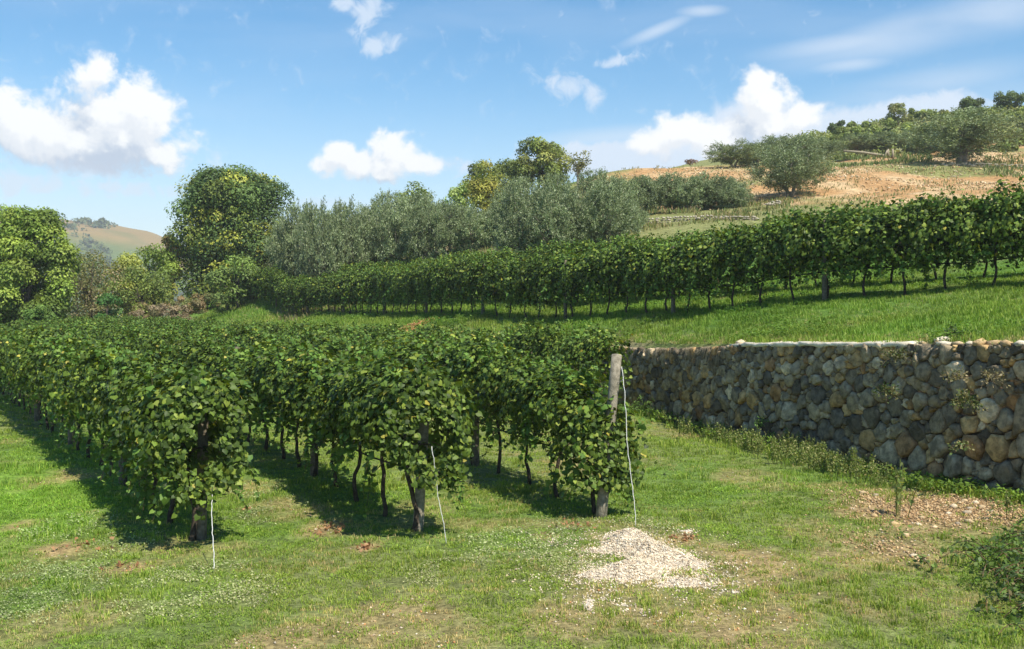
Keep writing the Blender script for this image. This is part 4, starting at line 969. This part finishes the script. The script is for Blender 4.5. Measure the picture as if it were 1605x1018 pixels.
tree('walnut_tree', 366, 84, 270, 204, 'large round walnut tree with dense dark and yellowish green crown', WAL, [.38,.22,.12,.28], 210, 85000, .205, .0, cat='tree', rb=(.09, .16), seed=1, skirt=True, base_py=478)
tree('walnut_tree', 40, 62, 326, 158, 'big bright green tree at the left edge behind the lower vines', [(.21,.30,.05),(.27,.35,.06),(.14,.21,.04)], None, 110, 60000, .165, .03, up=False, rb=(.10, .16), seed=2, skirt=True)
tree('autumn_tree', 268, 84, 352, 44, 'small orange tinged tree left of the large walnut tree', [(.30,.22,.06),(.40,.24,.08),(.18,.2,.05)], None, 16, 3000, .2, .1, base_py=470)
tree('brown_bush', 142, 70, 400, 104, 'brownish half bare bush beside the left edge tree', [(.22,.20,.085),(.26,.21,.11),(.18,.19,.06)], None, 30, 5000, .15, 0, base_py=515, skirt=True)
tree('yellow_green_bush', 195, 76, 402, 72, 'yellow green bush right of the brown bush', [(.22,.29,.06),(.17,.24,.05),(.30,.33,.07)], None, 24, 5200, .18, 0, base_py=490, skirt=True)
tree('yellow_green_bush', 240, 80, 388, 66, 'taller yellow green bush directly left of the walnut tree', [(.23,.31,.055),(.18,.26,.05),(.32,.34,.07)], None, 24, 5200, .18, 0, base_py=485, skirt=True)
tree('yellow_green_bush', 222, 72, 424, 110, 'broad yellow green bush low between brown bush and walnut tree', [(.21,.27,.06),(.16,.22,.05),(.28,.30,.07)], None, 34, 9000, .14, 0, base_py=505, skirt=True)
tree('bramble_bush', 325, 80, 462, 90, 'low yellowish bramble at the right foot of the walnut tree', [(.2,.19,.07),(.15,.19,.06),(.26,.2,.1)], None, 26, 4200, .12, 0, base_py=500, skirt=True)
tree('bramble_bush', 255, 70, 478, 110, 'long low brown bramble over the far end of the stone wall', [(.24,.19,.12),(.18,.17,.08),(.3,.24,.15)], None, 34, 6000, .10, 0, base_py=506, skirt=True)
tree('dark_tree', 120, 92, 410, 120, 'dark green tree mass behind the brown bush', [(.09,.13,.04),(.12,.16,.05)], None, 30, 6000, .2, 0, base_py=520, skirt=True)
tree('green_bush', 168, 62, 460, 44, 'small bright green bush above the left vine tops', [(.07,.17,.035),(.1,.2,.04)], None, 12, 2600, .12, 0, base_py=515, skirt=True)
tree('green_bush', 62, 56, 478, 60, 'light green bush below the left edge tree', [(.14,.23,.045),(.1,.18,.035)], None, 14, 2600, .13, 0, base_py=520, skirt=True)
tree('green_bush', 372, 72, 402, 80, 'green bush at the right foot of the walnut tree', [(.17,.25,.055),(.13,.19,.05)], None, 18, 4200, .16, 0, base_py=480, skirt=True)
tree('bramble_bush', 220, 72, 472, 70, 'low brown bramble on the bank at the far end of the wall', [(.26,.22,.11),(.2,.21,.08),(.30,.24,.13)], None, 20, 3200, .12, 0, base_py=500, skirt=True)
tree('bramble_bush', 290, 76, 466, 90, 'low reddish bramble on the bank under the walnut tree', [(.22,.19,.09),(.18,.21,.07),(.28,.21,.11)], None, 20, 3200, .12, 0, base_py=490, skirt=True)
tree('willow_tree', 660, 96, 292, 78, 'feathery green tree behind the left olive group', [(.21,.28,.08),(.26,.33,.10)], None, 26, 5500, .2, .15, skirt=True)
tree('willow_tree', 728, 98, 292, 60, 'pale lime young tree between olives and yellow tree', [(.36,.46,.14),(.30,.41,.12)], None, 22, 3800, .2, .1, skirt=True)
tree('yellow_tree', 762, 92, 252, 62, 'yellow green tree in front of the tall tree group', [(.29,.32,.06),(.22,.27,.055),(.36,.35,.07)], None, 34, 6500, .2, .1, skirt=True)
tree('pine_tree', 744, 100, 243, 36, 'thin grey green tree with a sparse open top', [(.10,.13,.08),(.14,.17,.10)], None, 16, 1300, .24, .3)
tree('oak_tree', 845, 98, 220, 112, 'tall rounded green tree rising behind the middle olives', [(.20,.25,.06),(.15,.19,.05),(.27,.29,.08)], None, 60, 15000, .2, .05, rb=(.11,.18), skirt=True)
tree('oak_tree', 795, 100, 255, 70, 'lower green tree joining the tall rounded tree on its left', [(.21,.26,.06),(.16,.21,.05)], None, 30, 6500, .2, .05, skirt=True)
tree('sapling', 906, 92, 230, 36, 'slender sapling with few leaves against the sky', [(.2,.2,.08),(.16,.18,.07)], None, 16, 700, .17, .2, tmat='bark_pale')
tree('bare_shrub', 1083, 99, 247, 22, 'tiny reddish shrub alone on the bare crest', [(.22,.14,.11),(.16,.12,.09)], None, 8, 420, .13, .1)

def olive_meshes(seed, w=4.4, h=3.6, nclump=125):
    global rng
    rs = rng; rng = np.random.default_rng(seed + 900); mb = MB(); tb = MB()
    mb.n = 0; nst = rng.integers(1, 4); tips = []
    for i in range(nst):
        a = rng.uniform(0, 6.28); p1 = np.array((math.cos(a) * .3, math.sin(a) * .3, h * .28)); cyl_branch(tb, np.array((math.cos(a) * .08, math.sin(a) * .08, -.2)), p1, .13, .09, (1, 1, 1), .1)
        tips.append(p1)
    for i in range(nclump):
        v = unit(rng.normal(size=3)); rr = rng.uniform(.2, 1) ** .6; z = .54 * h + v[2] * h * .44 * rr; x = v[0] * w / 2 * rr * .92; y = v[1] * w / 2 * rr * .92
        c = np.array((x, y, z)); lum = rng.uniform(.75, 1.25)
        if i % 4 == 0: cyl_branch(tb, tips[i % nst], c, .045, .012, (1, 1, 1), .12)
        ns = 12; dv = unit(unit(c - np.array((0, 0, h * .35))) * .7 + rng.normal(size=(ns, 3)) * .5 + (0, 0, .55)); ln = rng.uniform(.25, .6, ns) * w / 4.4
        m_ = 17; kk = rng.uniform(0, 1, (ns, m_)); st = c + rng.normal(size=(ns, 3)) * .16
        C = (st[:, None] + dv[:, None] * ln[:, None, None] * kk[..., None] + rng.normal(size=(ns, m_, 3)) * .045 - np.array((0, 0, .14)) * (kk ** 2)[..., None]).reshape(-1, 3); D = np.repeat(dv, m_, axis=0) + rng.normal(size=(ns * m_, 3)) * .5
        leaves(mb, C, rng.normal(size=(ns * m_, 3)) + (0, 0, .5), D, .14 * rng.uniform(.6, 1.2, ns * m_), rcol(ns * m_, [(.205,.26,.115),(.155,.205,.085),(.33,.38,.22)], [.45,.35,.2], .15) * lum, SLEAF_V * np.array((1.5, 1, 1)), QLEAF_T)
    r = (mb.mesh('crown', M['olive_leaf']), tb.mesh('trunk', M['bark_pale'], True)); rng = rs; return r
OL = [olive_meshes(i) for i in range(5)]
def olive(px, d, top_py, w_px, label, group='olive trees on the hillside terraces', zb=None):
    t_ = P(px, top_py, d); z = zUs(t_[0], d) - .35 if zb is None else P(px, zb, d)[2]; h = t_[2] - z; w = w_px / F * d
    e = empty('olive_tree', (t_[0], d, z), random.uniform(0, 6.28)); tag(e, label, 'olive tree', group); e.scale = (w / 3.5, w / 3.5, h / 3.5)
    cm, tm = random.choice(OL); f = ob('crown', cm, e); tag(f, kind='stuff'); ob('trunk', tm, e); return e
import itertools
G1 = [(468,70,330,72),(500,66,326,66),(545,68,322,66),(585,70,330,70),(625,68,322,70),(665,67,324,66),(700,68,322,64),(740,68,326,66),(772,70,340,52),(455,80,345,60),(612,84,308,64),(655,86,308,60),(700,86,318,60),(520,82,335,60),(565,84,330,60)]
nm = ['leftmost olive tree of the left group, nearest the walnut','second olive tree of the left group, in its front row','third olive tree of the left group, in its front row','fourth olive tree of the left group, in its front row','middle olive tree in the front row of the left group','sixth olive tree in the front row of the left group','third from right olive tree in the left group front row','second from right olive tree in the left group front row','rightmost small olive tree of the left group, beside the gap','olive tree half hidden between walnut and left group','taller olive tree behind the middle of the left group','olive tree behind the left group, below the feathery tree','olive tree behind the left group, below the lime tree','olive tree behind the left part of the left group','olive tree behind the left group, left of the taller one']
for a, l in zip(G1, nm): olive(*a, l)
G2 = [(815,58,302,76),(862,57,300,78),(905,58,302,78),(955,58,296,84),(988,61,318,44),(810,68,280,66),(870,68,278,64),(930,69,272,64),(970,70,276,56)]
nm = ['front left olive tree of the middle group','second front olive tree of the middle group','third front olive tree of the middle group','wide front right olive tree of the middle group','small rightmost olive tree of the middle group','back left olive tree of the middle group, under the yellow tree','back olive tree of the middle group, under the tall tree','back olive tree of the middle group, under the sapling','back right olive tree of the middle group']
for a, l in zip(G2, nm): olive(*a, l)
G3 = [(1003,71,280,60),(1030,72,277,62),(1055,72,276,60),(1082,71,281,60),(1108,72,277,62),(1132,71,280,58),(1150,70,286,46)]
for i, a in enumerate(G3): olive(*a, ['leftmost','second','third','fourth','fifth','sixth','rightmost'][i] + ' olive tree of the low row below the bare crest')
olive(1240, 74, 230, 100, 'lone olive tree beside the white stone pile', zb=308)
olive(1512, 90, 180, 136, 'largest olive tree at right above its own shadow on the track', zb=258)
for i, a in enumerate([(1150,99,224,70,262),(1185,101,226,60,262),(1215,104,216,60,258),(1255,106,214,70,258),(1285,108,222,56,252),(1345,116,212,60,240),(1385,116,210,60,240),(1425,114,208,60,243),(1450,112,212,50,246)]):
    olive(*a[:4], ['leftmost round olive tree on the crest','second olive tree from the left on the crest','olive tree on the crest behind the lone olive','olive tree on the crest right of the lone olive','low olive tree left of the broken wooden rail','silvery olive tree left end behind the wooden rail','silvery olive tree behind the middle of the wooden rail','silvery olive tree right of the wooden rail','silvery olive tree left of the largest olive tree'][i], zb=a[4])
HB = [(1315,150,192,40),(1345,150,192,60),(1408,148,164,56),(1440,150,172,60),(1470,150,175,56),(1525,150,150,40),(1580,148,138,66),(1500,145,176,60),(1550,140,176,70),(1600,135,170,80),(1380,140,190,70),(1330,135,200,60),(1590,110,205,60),(1575,100,225,50),(1640,120,180,90),(1470,130,192,60),(1300,130,214,50),(1425,128,196,60)]
HL = ['dark round tree at the left start of the hilltop wood','green tree next right of the dark round hilltop tree','brownish rounded tree on the hill skyline left of centre','green bushy tree right of the brownish skyline tree','green bush on the skyline above the largest olive, left part','small dark round tree standing up on the skyline','tall dark tree on the skyline near the right edge','green bush on the hill behind the small dark round tree','broad green bush below the tall skyline tree','broad green bush at the right edge of the hilltop','green bush in the hillside wood below the brownish tree','bush on the hillside behind the silvery olives','light green bush right of the largest olive','low green shrub right of the largest olive, near its foot','bush beyond the right edge of the hilltop','green bush directly behind the largest olive','low bush at the left foot of the hilltop wood','green bush above the silvery olives']
for i, (a, l) in enumerate(zip(HB, HL)):
    cc = [[(.13,.18,.05),(.09,.13,.04)],[(.21,.27,.07),(.26,.31,.08)],[(.25,.26,.10),(.19,.22,.08)]][(0 if i in (0,5,6) else 2 if i in (2,4) else 1)]
    tree('hill_tree', a[0], a[1], a[2], a[3], l, cc, None, 20, 3600, .24, 0, skirt=(i not in (5, 6)), seed=i, rb=(.15, .24))
# scrub filling the hillside wood
def fscrub():
    mb = MB()
    for i in range(420):
        px_ = rng.uniform(1230, 1800); d = rng.uniform(106, 165); x = (px_ - 802.5) / F * d
        if px_ < 1300 and d < 125: continue
        z = zUs(x, d); m_ = 46; r = rng.uniform(.6, 1.5); v = unit(rng.normal(size=(m_, 3))); v[:, 2] = abs(v[:, 2])
        c = np.array([(.21,.27,.07),(.16,.21,.06),(.27,.30,.09),(.23,.25,.11)])[rng.integers(4)] * rng.uniform(.8, 1.2)
        leaves(mb, np.array((x, d, z - .1)) + v * r * rng.uniform(.7, 1.05, (m_, 1)), v + rng.normal(size=(m_, 3)) * .4, rng.normal(size=(m_, 3)), .42 * rng.uniform(.6, 1.3, m_), np.broadcast_to(c, (m_, 3)) * rng.uniform(.7, 1.3, (m_, 1)), QLEAF_V, QLEAF_T)
    tag(ob('hillside_scrub', mb.mesh('hillside_scrub', M['tree_leaf'])), 'mixed green scrub covering the upper hillside at right', 'scrub', kind='stuff')
fscrub()
# long grass and shrubs on the hillside below the track
def fhill_grass():
    mb = MB()
    for (pa, pb, da, db, n, cols, h) in ((1180, 1650, 62, 90, 1500, [(.17,.20,.07),(.28,.25,.12)], .28), (900, 1240, 60, 72, 2600, [(.22,.22,.08),(.15,.2,.06),(.34,.28,.14)], .35), (1240, 1460, 92, 106, 900, [(.12,.18,.05),(.18,.2,.07)], .5), (1540, 1700, 78, 95, 600, [(.14,.18,.06)], .4), (960, 1600, 76, 100, 900, [(.2,.2,.08),(.3,.26,.13)], .3), (440, 800, 60, 68, 900, [(.2,.2,.08),(.32,.27,.13)], .35)):
        d = rng.uniform(da, db, n); px_ = rng.uniform(pa, pb, n); x = (px_ - 802.5) / F * d; z = zU(x, d); k = fbm(x, d, 4, 3, 501) > .42; x, d, z = x[k], d[k], z[k]
        for j in range(3):
            m_ = len(x); leaves(mb, np.stack([x, d, z], -1) + rng.normal(size=(m_, 3)) * (.15, .15, .02), rng.normal(size=(m_, 3)) * (1, 1, .2), rng.normal(size=(m_, 3)) * .35 + (0, 0, 1), h * rng.uniform(.5, 1.2, m_), rcol(m_, cols, None, .2), SLEAF_V, QLEAF_T)
    tag(ob('hillside_grass', mb.mesh('hillside_grass', M['tree_leaf'])), 'rough dry and green grass on the hillside banks', 'grass', kind='stuff')
fhill_grass()
# stones on the quarried slope
def fstones(n):
    d = rng.uniform(70, 101, n); px_ = rng.uniform(940, 1640, n); x = (px_ - 802.5) / F * d; k = fbm(x, d, 6, 3, 511) > .47; x, d = x[k], d[k]
    return np.stack([x, d, zU(x, d) + (fbm(x, d, 2.0, 3, 81) - .5) * .22 + (fbm(x, d, 9, 3, 82) - .5) * np.clip((d-25) / 40, 0, 1) + .02], -1)
chips(5000, fstones, 'rock', [(.66,.50,.32),(.56,.38,.21),(.72,.60,.44),(.46,.30,.16)], .03, .13, 'slope_rubble', None, 'pale broken stones over the bare ochre slope', 'rubble')
# white stone pile
q = P(1218, 324, 69.5); pile = empty('stone_pile', tuple(q)); tag(pile, 'small heap of whitish stones under the lone olive tree', 'stone pile')
WR = [rock_mesh(60 + i, c=c, flat=.8) for i, c in enumerate([(.46,.42,.35),(.36,.33,.28),(.56,.52,.44)])]
for i in range(70):
    a, r = rng.uniform(0, 6.28), math.sqrt(rng.random()); k = rng.uniform(.09, .17)
    ob('stone', WR[i % 3], pile, (math.cos(a) * r * 1.0, math.sin(a) * r * .6, .05 + .42 * (1 - r) * rng.random() ** .5), rng.uniform(0, 6), (k * 1.2, k, k))
# low dry wall across the slope
def low_wall(pa, pb, n, h, label, jit=.05, tone=(.4, .37, .32)):
    A, B = pa, pb; e = empty('low_stone_wall', tuple(A)); tag(e, label, 'stone wall')
    ln = np.linalg.norm(B - A); dv = (B - A) / ln; courses = 3
    for c in range(courses):
        for i in range(n):
            k = (i + .5 + .3 * rng.normal()) / n; p = dv * ln * k; w = ln / n * .55
            x, y = A[0] + p[0], A[1] + p[1]; z = zUs(x, y) - A[2] + h * (c + .4) / courses
            o = ob('stone', WR[rng.integers(3)], e, (p[0], p[1] + rng.normal() * jit, z), math.atan2(dv[1], dv[0]) + rng.normal() * .15, (w * rng.uniform(.8, 1.2), .2, h / courses * .8))
low_wall(P(1003, 350, 63), P(1120, 350, 62), 26, .4, 'low grey dry stone wall right of the middle olive group')
low_wall(P(1120, 350, 62), P(1188, 350, 60), 14, .32, 'lower continuing stretch of dry stone wall nearest the upper vines')
low_wall(P(1475, 264, 88), P(1640, 268, 84), 20, .35, 'thin white stone edging along the track at the right edge')
# wooden rail with leaning posts
e = empty('wooden_rail', tuple(P(1322, 240, 104))); tag(e, 'fallen pale wooden rail with leaning stakes on the hillside', 'fence')
A = P(1322, 238, 104); mb = MB(); mb.tube(np.array([P(1322, 237, 104), P(1350, 239, 104), P(1378, 243, 104), P(1400, 247, 104)]) - A * 0 - np.array(e.location), .13, 7, (1.3, 1.25, 1.1)); ob('rail', mb.mesh('rail', M['bark_pale'], True), e)
for (a, b, c, d_) in ((1386,246,1391,236),(1393,246,1392,234),(1400,248,1399,234)):
    mb = MB(); mb.tube(np.array([P(a, b + 2, 103.8), P(c, d_, 103.8)]) - np.array(e.location), .1, 6, (1.4, 1.35, 1.2)); ob('stake', mb.mesh('stake', M['bark_pale'], True), e)
# ochre earth heap beside the walnut tree
def earth_heap(px_, py_, d, w, h, label, c=(.46, .34, .16)):
    q = P(px_, py_, d); gx, gy = np.meshgrid(np.linspace(-1, 1, 26), np.linspace(-1, 1, 26)); r = np.hypot(gx, gy); hz = h * np.clip(1 - r ** 2, 0, 1) ** .7 * (1 + .5 * (fbm(gx * 3 + px_, gy * 3, 1, 3, 7) - .5)) - .05
    idx = np.arange(gx.size).reshape(gx.shape); Q = np.stack([idx[:-1, :-1], idx[:-1, 1:], idx[1:, 1:], idx[1:, :-1]], -1).reshape(-1, 4)
    V = np.stack([gx * w, gy * w * .8, hz], -1).reshape(-1, 3); o = ob('earth_heap', mesh_np('earth_heap', V, Q, M['ground'], np.broadcast_to(np.array(c), (len(V), 3)), True), None, q); tag(o, label, 'earth heap')
earth_heap(436, 432, 82, 2.0, 1.3, 'ochre earth heap between the walnut tree and the olives')
def fred(n):
    out = []
    for (a, b, sx, sy, k) in ((633, 497, .45, .25, .6), (655, 492, .35, .2, .4)):
        c = P(a, b, 44.0); m_ = int(n * k); x = rng.normal(c[0], sx, m_); y = rng.normal(42.6, 1.2, m_); x = x + (y - 42.6) * .35; out.append(np.stack([x, y, zU(x, y) + .05], -1))
    return np.vstack(out)
chips(420, fred, 'rock', [(.48,.22,.10),(.55,.30,.15),(.42,.18,.08)], .02, .06, 'red_soil_crumbs', None, 'small reddish patch of turned soil on the grass bank', 'soil')
# scrub on the far hill
mb = MB()
hp_ = rng.uniform(0, 1, (3600, 2)); hxp = -620 + 500 * hp_[:, 0]; hyp = 790 + 230 * hp_[:, 1]
cr = np.interp(hxp, [-900, -640, -480, -451, -405, -358, -316, -290, -150, 0, 120], [118, 106, 96, 93, 88, 80, 62, 50, 14, -8, -14]); pf = np.interp(hyp, [700, 780, 860, 930, 1010, 1150, 1500], [-.12, .12, .5, .86, 1.0, .8, .2])
zz = cr * pf + (fbm(hxp, hyp, 90, 5, 101) - .5) * 12 * (pf > .2) - 3; keep = (pf + (fbm(hxp, hyp, 50, 3, 512) - .5) < .80) | (hxp < -478) ; hxp, hyp, zz = hxp[keep], hyp[keep], zz[keep]
for x, y, z in zip(hxp, hyp, zz):
    m_ = 14; r = rng.uniform(2, 5); v = unit(rng.normal(size=(m_, 3))); v[:, 2] = abs(v[:, 2]); c = np.array([(.11,.15,.055),(.15,.18,.07),(.08,.12,.05)])[rng.integers(3)]
    leaves(mb, np.array((x, y, z)) + v * r * (1, 1, .8), v, rng.normal(size=(m_, 3)), r * .9 * rng.uniform(.7, 1.2, m_), np.broadcast_to(c, (m_, 3)) * rng.uniform(.8, 1.2, (m_, 1)), QLEAF_V, QLEAF_T)
tag(ob('far_scrub', mb.mesh('far_scrub', M['tree_leaf'])), 'dark scrub over the lower slopes of the far hill', 'scrub', kind='stuff')
tree('hill_bush', 161, 1000, 341, 7, 'single dark bush standing on the brown crest of the far hill', [(.06,.09,.035)], None, 9, 700, 1.5, 0, base_py=352, skirt=True, group=None)
# haze
HAZE = 0.00035
if HAZE:
    mb = MB(); mb.box((-100, 700, 60), (2200, 2000, 170)); m, t, out = new_mat('haze'); v = N(t, 'ShaderNodeVolumePrincipled'); v.inputs['Density'].default_value = HAZE; v.inputs['Color'].default_value = (.88, .93, 1, 1); L(t, v.outputs[0], out.inputs['Volume'])
    hz = ob('haze', mb.mesh('haze', m)); tag(hz, 'thin bluish haze over the valley', 'haze', kind='stuff')
